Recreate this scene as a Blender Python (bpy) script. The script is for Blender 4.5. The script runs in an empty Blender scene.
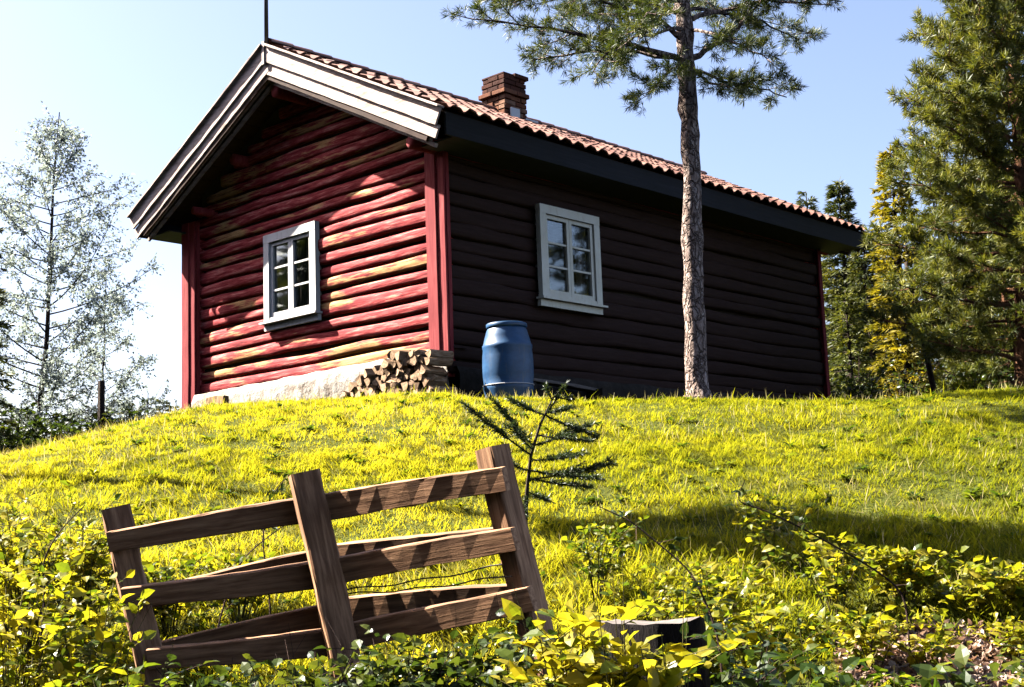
import bpy, math, random
import numpy as np
from mathutils import Vector, Matrix
rng = np.random.default_rng(7)
random.seed(7)
scene = bpy.context.scene
COL = scene.collection
R = math.radians

# ------------------------------------------------------------------ camera geometry
FPX, PITCH, ROLL, YAW = 1307.47, 0.14728, -0.03612, 0.74867
CAM = np.array([-10.566, -10.7355, -2.0892])
F_ = np.array([math.cos(YAW)*math.cos(PITCH), math.sin(YAW)*math.cos(PITCH), math.sin(PITCH)])
R_ = np.array([math.sin(YAW), -math.cos(YAW), 0.0])
U_ = np.cross(R_, F_)
RR = R_*math.cos(ROLL)+U_*math.sin(ROLL)
UU = -R_*math.sin(ROLL)+U_*math.cos(ROLL)
FH = np.array([math.cos(YAW), math.sin(YAW), 0.0])
RH = R_.copy()

def at(x, y, u):
    """a point of the place seen at x, y, u metres ahead of the camera"""
    d = F_+RR*(x-512)/FPX-UU*(y-343.5)/FPX
    return CAM+d*(u/(d@FH))
def uv(u, v, z=0.0):
    p = CAM+FH*u+RH*v
    return np.array([p[0], p[1], z])
def to_uv(P):
    d = np.asarray(P)-CAM
    return d@FH, d@RH

# sun (direction towards it) in world axes
SUN = np.array([-0.66, 1.48, 1.62]); SUN /= np.linalg.norm(SUN)

# ------------------------------------------------------------------ terrain
def smooth(a, b, x):
    t = np.clip((x-a)/(b-a), 0, 1)
    return t*t*(3-2*t)
def vnoise(x, y, seed=0):
    x = np.asarray(x, float); y = np.asarray(y, float)
    xi = np.floor(x).astype(np.int64); yi = np.floor(y).astype(np.int64)
    xf = x-xi; yf = y-yi
    def h(a, b):
        n = (a*374761393+b*668265263+seed*1442695041) & 0x7fffffff
        n = ((n ^ (n >> 13))*1274126177) & 0x7fffffff
        return ((n ^ (n >> 16)) & 0xffff)/65535.0
    sx = xf*xf*(3-2*xf); sy = yf*yf*(3-2*yf)
    return (h(xi, yi)*(1-sx)+h(xi+1, yi)*sx)*(1-sy)+(h(xi, yi+1)*(1-sx)+h(xi+1, yi+1)*sx)*sy
CX = np.array([-900, -200, 0, 60, 100, 180, 208, 300, 440, 512, 700, 832, 900, 1024, 1300, 2500])
CR = np.array([.02, .050, .073, .083, .0895, .103, .1060, .1072, .1095, .1078, .1000, .0955, .0962, .099, .100, .10])
def ground_z(u, v):
    u = np.asarray(u, float); v = np.asarray(v, float)
    c = 512+FPX*v/np.maximum(u, 1.0)
    r = np.interp(c, CX, CR)
    base = -3.05+.355*(u-6)
    floor_ = -3.45-0.02*(6-u)
    low = np.log(np.exp((base-floor_)/.25)+1)*.25+floor_
    left = 1-smooth(430, 500, c)
    uc = 12.6
    pl_right = CAM[2]+r*uc+.02*(np.minimum(u, 40)-uc)
    umax = 19+0*u
    pl_left = CAM[2]+r*np.minimum(u, umax)-np.maximum(u-umax, 0)*.16
    pl_left = np.maximum(pl_left, -7)
    pl = pl_right*(1-left)+pl_left*left
    k = .12
    z = -np.log(np.exp(-np.clip(low, -9, 9)/k)+np.exp(-pl/k))*k
    z = z+.05*(vnoise(u*1.1, v*1.1, 3)-.5)*smooth(22, 12, u)+.03*(vnoise(u*2.9, v*2.9, 5)-.5)
    return z
def gz(P):
    u, v = to_uv(P)
    return float(ground_z(u, v))

# ------------------------------------------------------------------ mesh helpers
class Acc:
    def __init__(s):
        s.v = []; s.f = []; s.t = []; s.n = 0
    def add(s, V, faces, tint=0.5):
        V = np.asarray(V, float).reshape(-1, 3)
        for F in (faces if isinstance(faces, list) else [faces]):
            F = np.asarray(F, np.int64)
            if len(F): s.f.append(F+s.n)
        s.v.append(V)
        t = np.asarray(tint, float)
        s.t.append(np.full(len(V), float(t)) if t.ndim == 0 else t)
        s.n += len(V)
    def build(s, name, mat, parent=None, smooth_=False):
        V = np.concatenate(s.v)
        me = bpy.data.meshes.new(name)
        me.vertices.add(len(V)); me.vertices.foreach_set('co', V.astype(np.float32).ravel())
        nl = sum(F.size for F in s.f); nf = sum(len(F) for F in s.f)
        me.loops.add(nl); me.polygons.add(nf)
        me.loops.foreach_set('vertex_index', np.concatenate([F.ravel() for F in s.f]).astype(np.int32))
        tot = np.concatenate([np.full(len(F), F.shape[1]) for F in s.f])
        st = np.concatenate([[0], np.cumsum(tot)[:-1]])
        me.polygons.foreach_set('loop_start', st.astype(np.int32))
        me.polygons.foreach_set('use_smooth', np.full(nf, bool(smooth_)))
        a = me.attributes.new('tint', 'FLOAT', 'POINT'); a.data.foreach_set('value', np.concatenate(s.t).astype(np.float32))
        me.update(calc_edges=True); me.validate()
        me.materials.append(mat)
        o = bpy.data.objects.new(name, me); COL.objects.link(o)
        if parent is not None:
            o.parent = parent
        return o
def place(o, parent):
    """parent o (built in world coordinates) under parent"""
    o.parent = parent
    o.matrix_parent_inverse = Matrix.Identity(4)
    w = Matrix.Identity(4)
    p = parent
    off = Vector((0, 0, 0))
    while p is not None:
        off += p.location; p = p.parent
    o.location = o.location-off
    return o
def recentre(o, P):
    """move the origin of a world-built mesh to P"""
    P = Vector([float(c) for c in P])
    o.data.transform(Matrix.Translation(-P)); o.location = P
    return o
def empty(name, P, label=None, cat=None, group=None):
    o = bpy.data.objects.new(name, None); COL.objects.link(o)
    o.location = [float(c) for c in P]; o.empty_display_size = .1
    if label: o['label'] = label
    if cat: o['category'] = cat
    if group: o['group'] = group
    return o
def tag(o, label, cat, group=None, kind=None):
    if label: o['label'] = label
    if cat: o['category'] = cat
    if group: o['group'] = group
    if kind: o['kind'] = kind
    return o

BOXF = np.array([[0, 3, 2, 1], [4, 5, 6, 7], [0, 1, 5, 4], [1, 2, 6, 5], [2, 3, 7, 6], [3, 0, 4, 7]])
def box(acc, lo, hi, tint=.5):
    x0, y0, z0 = lo; x1, y1, z1 = hi
    acc.add([(x0, y0, z0), (x1, y0, z0), (x1, y1, z0), (x0, y1, z0), (x0, y0, z1), (x1, y0, z1), (x1, y1, z1), (x0, y1, z1)], BOXF, tint)
def beam(acc, A, B, w, h, up=(0, 0, 1), seg=10, rough=.003, taper=(1, 1), bev=.12, tint=.5, sag=0.0):
    """board from A to B; w across, h along 'up'; chamfered, slightly uneven section"""
    A = np.array(A, float); B = np.array(B, float)
    L = np.linalg.norm(B-A); d = (B-A)/L
    up = np.array(up, float); up = up-d*(up@d); up /= np.linalg.norm(up)
    s = np.cross(d, up)
    b = bev*min(w, h)
    prof = np.array([(-w/2+b, -h/2), (w/2-b, -h/2), (w/2, -h/2+b), (w/2, h/2-b), (w/2-b, h/2), (-w/2+b, h/2), (-w/2, h/2-b), (-w/2, -h/2+b)])
    V = []
    n = len(prof)
    ph = rng.random(4)*9
    for i in range(seg+1):
        t = i/seg
        k = taper[0]+(taper[1]-taper[0])*t
        off = up*(math.sin(t*5+ph[0])*rough*1.5-sag*4*t*(1-t))+s*math.sin(t*4+ph[1])*rough
        jit = rng.normal(0, rough, (n, 2))*.6
        for j in range(n):
            V.append(A+d*L*t+off+s*(prof[j, 0]*k+jit[j, 0])+up*(prof[j, 1]*k+jit[j, 1]))
    q = []
    for i in range(seg):
        for j in range(n):
            q.append((i*n+j, i*n+(j+1) % n, (i+1)*n+(j+1) % n, (i+1)*n+j))
    q = np.array(q)
    caps = np.array([list(range(n))[::-1], [seg*n+j for j in range(n)]])
    acc.add(V, [q, caps], tint)
def tube(acc, P, rad, sides=8, tint=.5, rough=0.0, cap=True):
    P = np.asarray(P, float); rad = np.broadcast_to(np.asarray(rad, float), (len(P),))
    T = np.gradient(P, axis=0); T /= np.linalg.norm(T, axis=1)[:, None]+1e-9
    ref = np.array([0.0, 0, 1]) if abs(T[0][2]) < .8 else np.array([1.0, 0, 0])
    A = np.cross(T, ref); A /= np.linalg.norm(A, axis=1)[:, None]+1e-9
    B = np.cross(T, A)
    th = np.arange(sides)*2*math.pi/sides
    rr = rad[:, None]*(1+rough*rng.normal(0, 1, (len(P), sides))) if rough else rad[:, None]*np.ones((1, sides))
    V = P[:, None]+A[:, None]*(rr*np.cos(th))[..., None]+B[:, None]*(rr*np.sin(th))[..., None]
    n = len(P)
    i = np.arange(n-1)[:, None]; j = np.arange(sides)[None]
    q = np.stack([i*sides+j, i*sides+(j+1) % sides, (i+1)*sides+(j+1) % sides, (i+1)*sides+j], -1).reshape(-1, 4)
    fl = [q]
    if cap: fl.append(np.array([list(range(sides))[::-1], [(n-1)*sides+k for k in range(sides)]]))
    acc.add(V.reshape(-1, 3), fl, tint)
def unit(a):
    return a/(np.linalg.norm(a, axis=-1, keepdims=True)+1e-9)
def quads(acc, P, D, N, ln, wd, tint):
    """thin pointed blades: N pieces, one quad each"""
    D = unit(D); S = unit(np.cross(D, N)); ln = np.asarray(ln)[:, None]; wd = np.asarray(wd)[:, None]
    V = np.stack([P, P+D*ln*.45+S*wd/2, P+D*ln, P+D*ln*.45-S*wd/2], 1)
    F = np.arange(len(P)*4).reshape(-1, 4)
    acc.add(V.reshape(-1, 3), F, np.repeat(tint, 4))
def ovals(acc, P, D, N, ln, wd, tint, droop=.25, fold=.25):
    """leaves: folded pointed ovals with a drooping tip"""
    D = unit(D); S = unit(np.cross(D, N)); N = unit(np.cross(S, D))
    l = np.asarray(ln)[:, None]; w = np.asarray(wd)[:, None]
    f = fold*w*.5
    m0 = P; m1 = P+D*l*.35; m2 = P+D*l*.7-N*l*droop*.3; m3 = P+D*l-N*l*droop*.8
    l1 = m1+S*w*.48+N*f; r1 = m1-S*w*.48+N*f
    l2 = m2+S*w*.36+N*f*.7; r2 = m2-S*w*.36+N*f*.7
    V = np.stack([m0, m1, m2, m3, l1, l2, r1, r2], 1)
    k = np.arange(len(P))[:, None, None]*8
    T = np.array([[0, 1, 4], [0, 6, 1], [2, 3, 5], [2, 7, 3]])[None]+k
    Q = np.array([[1, 2, 5, 4], [1, 6, 7, 2]])[None]+k
    acc.add(V.reshape(-1, 3), [T.reshape(-1, 3), Q.reshape(-1, 4)], np.repeat(tint, 8))
def rdir(n, up=0.0):
    d = rng.normal(0, 1, (n, 3)); d[:, 2] += up
    return unit(d)

# ------------------------------------------------------------------ materials
def newmat(name):
    m = bpy.data.materials.new(name); m.use_nodes = True
    nt = m.node_tree; nt.nodes.clear()
    out = nt.nodes.new('ShaderNodeOutputMaterial')
    return m, nt, out
K = .55
def ramp(nt, fac, stops):
    stops = [(p, tuple(min(1, c*K) for c in col)) for p, col in stops]
    r = nt.nodes.new('ShaderNodeValToRGB')
    e = r.color_ramp.elements
    e[0].position, e[0].color = stops[0][0], (*stops[0][1], 1)
    e[1].position, e[1].color = stops[-1][0], (*stops[-1][1], 1)
    for p, c in stops[1:-1]:
        k = e.new(p); k.color = (*c, 1)
    nt.links.new(fac, r.inputs[0]); return r.outputs[0]
def noise(nt, scale, vec_scale=(1, 1, 1), detail=4, rough=.6, coord='Object', dist=0.0, rot=(0, 0, 0)):
    tc = nt.nodes.new('ShaderNodeTexCoord'); mp = nt.nodes.new('ShaderNodeMapping')
    mp.inputs['Scale'].default_value = vec_scale; mp.inputs['Rotation'].default_value = rot
    nt.links.new(tc.outputs[coord], mp.inputs['Vector'])
    n = nt.nodes.new('ShaderNodeTexNoise'); n.inputs['Scale'].default_value = scale
    n.inputs['Detail'].default_value = detail; n.inputs['Roughness'].default_value = rough
    n.inputs['Distortion'].default_value = dist
    nt.links.new(mp.outputs[0], n.inputs['Vector']); return n.outputs['Fac']
def mix(nt, fac, a, b, mode='MIX'):
    m = nt.nodes.new('ShaderNodeMix'); m.data_type = 'RGBA'; m.blend_type = mode
    if isinstance(fac, float): m.inputs[0].default_value = fac
    else: nt.links.new(fac, m.inputs[0])
    for s, c in ((6, a), (7, b)):
        if isinstance(c, tuple): m.inputs[s].default_value = (*c, 1)
        else: nt.links.new(c, m.inputs[s])
    return m.outputs[2]
def bump(nt, h, strength, dist):
    b = nt.nodes.new('ShaderNodeBump'); b.inputs['Strength'].default_value = strength; b.inputs['Distance'].default_value = dist
    nt.links.new(h, b.inputs['Height']); return b.outputs[0]
def principled(nt, out, col, rough=.7, nrm=None, spec=.3, coat=0):
    p = nt.nodes.new('ShaderNodeBsdfPrincipled')
    if isinstance(col, tuple): p.inputs['Base Color'].default_value = (*col, 1)
    else: nt.links.new(col, p.inputs['Base Color'])
    if isinstance(rough, float): p.inputs['Roughness'].default_value = rough
    else: nt.links.new(rough, p.inputs['Roughness'])
    p.inputs['Specular IOR Level'].default_value = spec
    if nrm is not None: nt.links.new(nrm, p.inputs['Normal'])
    nt.links.new(p.outputs[0], out.inputs[0]); return p
def maprange(nt, v, a, b, c=0., d=1.):
    m = nt.nodes.new('ShaderNodeMapRange')
    for i, k in zip((1, 2, 3, 4), (a, b, c, d)): m.inputs[i].default_value = k
    nt.links.new(v, m.inputs[0]); return m.outputs[0]
def attr(nt, name='tint'):
    a = nt.nodes.new('ShaderNodeAttribute'); a.attribute_name = name; return a.outputs['Fac']

def painted_logs(name, axis, wear=1.0, dark=False):
    """faded red barn paint, worn to the wood in streaks along the logs"""
    m, nt, out = newmat(name)
    st = (1, 6, 26) if axis == 'y' else (6, 1, 26)
    st = tuple(s*.5 for s in ((26, 2.2, 26) if axis == 'y' else (2.2, 26, 26)))
    fine = noise(nt, 2.2, st, 6, .65)
    big = noise(nt, 1.3, (1, .6, 2.2) if axis == 'y' else (.6, 1, 2.2), 3, .5)
    t = attr(nt)
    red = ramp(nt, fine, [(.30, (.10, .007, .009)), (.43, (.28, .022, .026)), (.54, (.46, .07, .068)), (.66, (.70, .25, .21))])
    if dark: red = ramp(nt, fine, [(.25, (.014, .0065, .0055)), (.5, (.019, .0095, .008)), (.8, (.028, .015, .013))])  # near-black brown copy of the red, with shade put into the colour
    wood = ramp(nt, fine, [(.3, (.30, .12, .05)), (.55, (.62, .36, .13)), (.8, (.74, .52, .26))])
    add = nt.nodes.new('ShaderNodeMath'); add.operation = 'ADD'
    nt.links.new(big, add.inputs[0]); nt.links.new(maprange(nt, t, 0, 1, -.10, .19*wear), add.inputs[1])
    a2 = nt.nodes.new('ShaderNodeMath'); a2.operation = 'MULTIPLY_ADD'; a2.inputs[1].default_value = .55
    nt.links.new(fine, a2.inputs[0]); nt.links.new(add.outputs[0], a2.inputs[2])
    f = maprange(nt, a2.outputs[0], .93, 1.02, 0, .85)
    col = mix(nt, f, red, wood)
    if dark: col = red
    crack = noise(nt, 3.0, (40, 1.4, 55) if axis == 'y' else (1.4, 40, 55), 3, .7, dist=.8)
    col = mix(nt, maprange(nt, crack, .60, .66, 0, .8), col, (.035, .008, .008))
    principled(nt, out, col, .82, bump(nt, fine, .7, .012), .2)
    return m
K = 1.05
M_LOGY = painted_logs('red_log_paint', 'y')
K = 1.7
M_LOGX = painted_logs('shade_dark_log_paint', 'x', 0, True)  # dark copy of the log paint; carries the side wall's shade in its colour
def wood_mat(name, stops, vs, rough=.8, bs=.5, bd=.006, knots=False, scale=3.0):
    m, nt, out = newmat(name)
    n = noise(nt, scale, vs, 6, .62, dist=.4)
    t = attr(nt)
    col = ramp(nt, n, stops)
    col = mix(nt, maprange(nt, t, 0, 1, 0, .5), col, stops[0][1], 'MULTIPLY') if False else col
    big = noise(nt, 1.7, (1, 1, 1), 3, .5)
    col = mix(nt, maprange(nt, big, .45, .75, 0, .5), col, stops[0][1])
    if knots:
        tc = nt.nodes.new('ShaderNodeTexCoord'); v = nt.nodes.new('ShaderNodeTexVoronoi'); v.inputs['Scale'].default_value = 3.2
        nt.links.new(tc.outputs['Object'], v.inputs['Vector'])
        k = maprange(nt, v.outputs['Distance'], .05, .1, 1, 0)
        col = mix(nt, k, col, tuple(c*.35 for c in stops[1][1]))
    principled(nt, out, col, rough, bump(nt, n, bs, bd), .25)
    return m
K = .8
M_BOXRED = wood_mat('red_board_paint', [(.2, (.17, .018, .02)), (.45, (.33, .04, .045)), (.62, (.42, .07, .07)), (.85, (.55, .17, .15))], (9, 9, .7), bs=.3)
K = .85
M_BARGE = wood_mat('weathered_pale_board', [(.28, (.30, .20, .16)), (.42, (.62, .47, .40)), (.6, (.80, .66, .59)), (.85, (.86, .78, .70))], (1.0, 1.2, 9), knots=True, bs=.25, bd=.003)
K = .5
M_SOFFIT = wood_mat('brown_underboard', [(.2, (.05, .025, .016)), (.5, (.11, .055, .035)), (.9, (.20, .11, .07))], (3, 3, 3))
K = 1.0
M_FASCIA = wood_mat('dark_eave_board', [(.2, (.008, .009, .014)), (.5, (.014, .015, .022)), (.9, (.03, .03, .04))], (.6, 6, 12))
K = 2.2
M_FENCE = wood_mat('fence_wood', [(.2, (.05, .024, .013)), (.42, (.13, .065, .034)), (.6, (.25, .135, .072)), (.85, (.42, .26, .15))], (1.0, 14, 14), knots=True, bs=.6, bd=.006)
M_POSTW = wood_mat('post_wood', [(.2, (.045, .022, .014)), (.42, (.11, .055, .032)), (.6, (.21, .11, .065)), (.85, (.36, .22, .14))], (14, 14, 1.0), bs=.6, bd=.006)
K = 1
M_WHITE = wood_mat('white_window_paint', [(.2, (.58, .56, .52)), (.5, (.78, .77, .74)), (.9, (.82, .81, .79))], (6, 6, 2), .5, .15, .002)
M_CREAM = wood_mat('cream_window_paint', [(.2, (.70, .64, .48)), (.5, (.86, .82, .68)), (.9, (.88, .85, .74))], (6, 6, 2), .5, .15, .002)
K = .6
M_GREY = wood_mat('weathered_grey_wood', [(.2, (.10, .08, .07)), (.5, (.24, .20, .18)), (.9, (.42, .37, .33))], (2, 10, 10))
M_BARE = wood_mat('bare_wood', [(.2, (.26, .13, .06)), (.5, (.50, .30, .15)), (.9, (.66, .46, .27))], (3, 12, 12))

def tile_mat():
    m, nt, out = newmat('clay_roof_tile')
    n = noise(nt, 5, (1, 1, 1), 5, .6); t = attr(nt)
    col = ramp(nt, t, [(0, (.13, .055, .040)), (.5, (.25, .105, .072)), (1, (.40, .22, .16))])
    col = mix(nt, maprange(nt, n, .5, .75, 0, .55), col, (.10, .05, .04))
    principled(nt, out, col, .7, bump(nt, n, .4, .01), .3); return m
K = .8
M_TILE = tile_mat()
def brick_mat():
    m, nt, out = newmat('chimney_brick')
    n = noise(nt, 7, (1, 1, 1), 5, .65); t = attr(nt)
    col = ramp(nt, t, [(0, (.09, .03, .02)), (.35, (.26, .085, .045)), (.7, (.42, .17, .09)), (1, (.6, .34, .22))])
    col = mix(nt, maprange(nt, n, .5, .7, 0, .7), col, (.06, .035, .028))
    principled(nt, out, col, .9, bump(nt, n, .8, .02), .15); return m
K = .5
M_BRICK = brick_mat()
def stone_mat():
    m, nt, out = newmat('limewashed_stone')
    n = noise(nt, 4, (1, 1, 1), 6, .65); n2 = noise(nt, 14, (1, 1, 1), 4, .6)
    col = ramp(nt, n, [(.3, (.32, .24, .18)), (.45, (.60, .52, .44)), (.6, (.74, .69, .62)), (.8, (.52, .40, .29))])
    col = mix(nt, maprange(nt, n2, .58, .7, 0, .6), col, (.2, .14, .09))
    principled(nt, out, col, .9, bump(nt, n, 1., .05), .15); return m
K = .65
M_STONE = stone_mat()
M_STONED = wood_mat('shade_dark_stone', [(.2, (.02, .017, .014)), (.5, (.05, .04, .034)), (.9, (.11, .09, .075))], (2, 2, 2), .95, 1., .04)  # footing stone darkened in its colour to stand for side wall shade
def barrel_mat():
    m, nt, out = newmat('blue_plastic')
    n = noise(nt, 6, (1, 1, 2), 4, .6)
    col = ramp(nt, n, [(.3, (.022, .085, .21)), (.6, (.035, .13, .30)), (.85, (.07, .19, .37))])
    sc = noise(nt, 5, (6, 6, .8), 5, .7)
    col = mix(nt, maprange(nt, sc, .56, .72, 0, .55), col, (.12, .13, .13))
    principled(nt, out, col, .42, bump(nt, n, .15, .004), .5); return m
M_BLUE = barrel_mat()
def flat(name, c, rough=.6, spec=.3, metallic=0):
    m, nt, out = newmat(name); p = principled(nt, out, c, rough, None, spec); p.inputs['Metallic'].default_value = metallic; return m
M_DARKM = flat('dark_iron', (.03, .028, .03), .5, .5)
M_METAL = flat('pale_flashing', (.62, .6, .6), .45, .5)
M_WIRE = flat('rusty_wire', (.05, .035, .028), .7)
M_ROOM = flat('dark_room', (.035, .025, .02), .9)
def curtain_mat():
    m, nt, out = newmat('curtain_cloth')
    n = noise(nt, 3, (9, 9, .8), 4, .6)
    col = ramp(nt, n, [(.3, (.16, .10, .08)), (.55, (.9, .66, .56)), (.8, (1.2, 1.0, .9))])
    principled(nt, out, col, .9, bump(nt, n, .6, .03), .1); return m
M_CURT = curtain_mat()
def glass_mat():
    m, nt, out = newmat('window_glass')
    tr = nt.nodes.new('ShaderNodeBsdfTransparent'); tr.inputs[0].default_value = (.72, .74, .74, 1)
    gl = nt.nodes.new('ShaderNodeBsdfGlossy'); gl.inputs['Roughness'].default_value = .03
    gl.inputs[0].default_value = (.9, .9, .9, 1)
    fr = nt.nodes.new('ShaderNodeFresnel'); fr.inputs[0].default_value = 1.5
    n = noise(nt, 2.5, (1, 1, 1), 2, .5)
    nt.links.new(bump(nt, n, .03, .01), gl.inputs['Normal'])
    mx = nt.nodes.new('ShaderNodeMixShader')
    nt.links.new(maprange(nt, fr.outputs[0], 0, 1, .0, .6), mx.inputs[0])
    nt.links.new(tr.outputs[0], mx.inputs[1]); nt.links.new(gl.outputs[0], mx.inputs[2]); nt.links.new(mx.outputs[0], out.inputs[0]); return m
M_GLASS = glass_mat()
def leaf_mat(name, stops, trans=.45, rough=.5, tcol=None, spec=.3):
    m, nt, out = newmat(name)
    t = attr(nt)
    col = ramp(nt, t, stops)
    p = nt.nodes.new('ShaderNodeBsdfPrincipled'); nt.links.new(col, p.inputs['Base Color'])
    p.inputs['Roughness'].default_value = rough; p.inputs['Specular IOR Level'].default_value = spec
    tl = nt.nodes.new('ShaderNodeBsdfTranslucent')
    tc = mix(nt, 1.0, col, tcol or (1.5, 1.45, .5), 'MULTIPLY')
    nt.links.new(tc, tl.inputs[0])
    mx = nt.nodes.new('ShaderNodeMixShader'); mx.inputs[0].default_value = trans
    nt.links.new(p.outputs[0], mx.inputs[1]); nt.links.new(tl.outputs[0], mx.inputs[2]); nt.links.new(mx.outputs[0], out.inputs[0])
    return m
K = .92
M_GRASS = leaf_mat('grass_blade', [(0, (.075, .10, .012)), (.35, (.17, .185, .018)), (.7, (.27, .255, .022)), (1, (.42, .36, .05))], .55, .6, None, .08)
M_STRAW = leaf_mat('dry_stalk', [(0, (.2, .16, .05)), (.6, (.5, .42, .16)), (1, (.75, .66, .36))], .4, .6, (1.1, 1.05, .8), .1)
K = .8
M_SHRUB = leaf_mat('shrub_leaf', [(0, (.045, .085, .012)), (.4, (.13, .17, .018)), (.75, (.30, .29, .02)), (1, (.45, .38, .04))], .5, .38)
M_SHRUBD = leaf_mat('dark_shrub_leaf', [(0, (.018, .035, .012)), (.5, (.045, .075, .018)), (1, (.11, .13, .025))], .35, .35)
K = 1.5
M_BIRCH = leaf_mat('birch_leaf', [(0, (.08, .10, .11)), (.5, (.19, .22, .23)), (1, (.36, .40, .42))], .35, .4, (1.2, 1.2, .9))
K = 1.25
M_PINE = leaf_mat('pine_needle', [(0, (.018, .030, .012)), (.5, (.045, .065, .022)), (1, (.12, .13, .03))], .2, .5)
K = 1.35
M_PINER = leaf_mat('mountain_pine_needle', [(0, (.028, .038, .011)), (.5, (.075, .088, .018)), (1, (.19, .18, .035))], .25, .5)
M_SPRUCE = leaf_mat('spruce_needle', [(0, (.018, .028, .012)), (.5, (.05, .06, .018)), (1, (.15, .14, .03))], .2, .5)
M_SPRUCEY = leaf_mat('golden_spruce_needle', [(0, (.06, .065, .010)), (.5, (.19, .155, .014)), (1, (.36, .28, .03))], .3, .5)
K = 1.1
M_SAPL = leaf_mat('sapling_needle', [(0, (.012, .024, .010)), (.5, (.026, .045, .016)), (1, (.06, .085, .025))], .15, .4)
M_LITTER = leaf_mat('dead_leaf', [(0, (.10, .05, .032)), (.5, (.32, .20, .14)), (1, (.60, .46, .36))], .2, .6, (1.2, 1.0, .8))
def bark_mat(name, a, b, c, vs=(6, 6, 1.6), sc=4.0):
    m, nt, out = newmat(name)
    n = noise(nt, sc, vs, 6, .7, dist=.6)
    col = ramp(nt, n, [(.3, a), (.5, b), (.7, c)])
    principled(nt, out, col, .9, bump(nt, n, 1., .03), .15); return m
K = .9
def plate_bark():
    m, nt, out = newmat('plated_pine_bark')
    tc = nt.nodes.new('ShaderNodeTexCoord'); mp = nt.nodes.new('ShaderNodeMapping'); mp.inputs['Scale'].default_value = (17, 17, 6)
    nz = nt.nodes.new('ShaderNodeTexNoise'); nz.inputs['Scale'].default_value = 9; nz.inputs['Detail'].default_value = 4
    nt.links.new(tc.outputs['Object'], nz.inputs['Vector'])
    ad = nt.nodes.new('ShaderNodeVectorMath'); ad.operation = 'MULTIPLY_ADD'; ad.inputs[1].default_value = (.16, .16, .16)
    nt.links.new(nz.outputs['Color'], ad.inputs[0]); nt.links.new(tc.outputs['Object'], ad.inputs[2])
    nt.links.new(ad.outputs[0], mp.inputs['Vector'])
    v = nt.nodes.new('ShaderNodeTexVoronoi'); v.feature = 'DISTANCE_TO_EDGE'; v.inputs['Scale'].default_value = 1
    nt.links.new(mp.outputs[0], v.inputs['Vector'])
    n = noise(nt, 6, (4, 4, 2), 6, .7)
    col = ramp(nt, n, [(.3, (.13, .085, .07)), (.5, (.34, .25, .21)), (.68, (.60, .50, .45))])
    col = mix(nt, maprange(nt, v.outputs['Distance'], .0, .09, .85, 0), col, (.06, .038, .03))
    h = nt.nodes.new('ShaderNodeMath'); h.operation = 'MULTIPLY_ADD'; h.inputs[1].default_value = .4
    nt.links.new(n, h.inputs[0]); nt.links.new(maprange(nt, v.outputs['Distance'], 0, .2), h.inputs[2])
    principled(nt, out, col, .92, bump(nt, h.outputs[0], 1., .035), .1)
    return m
M_PLATE = plate_bark()
M_PBARK = bark_mat('pine_bark', (.06, .035, .026), (.36, .25, .20), (.66, .53, .46), (5, 5, 2.2), 5.0)
M_RBARK = bark_mat('reddish_bark', (.06, .03, .018), (.20, .09, .045), (.34, .18, .10))
K = .8
M_DBARK = bark_mat('dark_bark', (.02, .014, .010), (.06, .042, .032), (.13, .10, .08))
K = .4
M_STUMP = bark_mat('rotten_stump_bark', (.012, .008, .007), (.03, .02, .017), (.07, .05, .04))
K = .8
M_STEM = bark_mat('green_stem', (.08, .06, .02), (.20, .17, .05), (.34, .28, .10))
M_BSTEM = bark_mat('brown_stem', (.025, .015, .012), (.07, .04, .03), (.13, .08, .06))
K = .7
def ground_mat():
    m, nt, out = newmat('lawn_soil')
    n = noise(nt, 1.2, (1, 1, 1), 6, .7); n2 = noise(nt, 25, (1, 1, 1), 3, .7)
    col = ramp(nt, n2, [(.3, (.035, .05, .010)), (.55, (.10, .115, .015)), (.75, (.18, .17, .03))])
    col = mix(nt, maprange(nt, n, .5, .7, 0, .4), col, (.16, .13, .03))
    principled(nt, out, col, .95, bump(nt, n2, 1., .03), .1); return m
M_GROUND = ground_mat()

# ------------------------------------------------------------------ ground
def build_ground():
    us = np.concatenate([np.arange(-6, 3, 1.0), np.arange(3, 21, .15), np.arange(21, 42, 1.0), np.geomspace(42, 900, 26)])
    vs = np.concatenate([-np.geomspace(900, 13, 24), np.arange(-12, 12.01, .15), np.geomspace(13, 900, 24)])
    Ug, Vg = np.meshgrid(us, vs, indexing='ij')
    Z = ground_z(Ug, Vg)
    far = smooth(42, 120, np.hypot(Ug, Vg*.9))
    Z = Z*(1-far)+far*(-3.5)
    P = CAM+Ug[..., None]*FH+Vg[..., None]*RH
    P[..., 2] = Z
    a = Acc(); nu, nv = Z.shape
    i = np.arange(nu-1)[:, None]; j = np.arange(nv-1)[None]
    F = np.stack([i*nv+j, (i+1)*nv+j, (i+1)*nv+j+1, i*nv+j+1], -1).reshape(-1, 4)[:, ::-1]
    a.add(P.reshape(-1, 3), F)
    o = a.build('ground', M_GROUND, smooth_=True)
    o['kind'] = 'structure'; o['label'] = 'grassy hillside sloping up to the red cabin'
build_ground()

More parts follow.
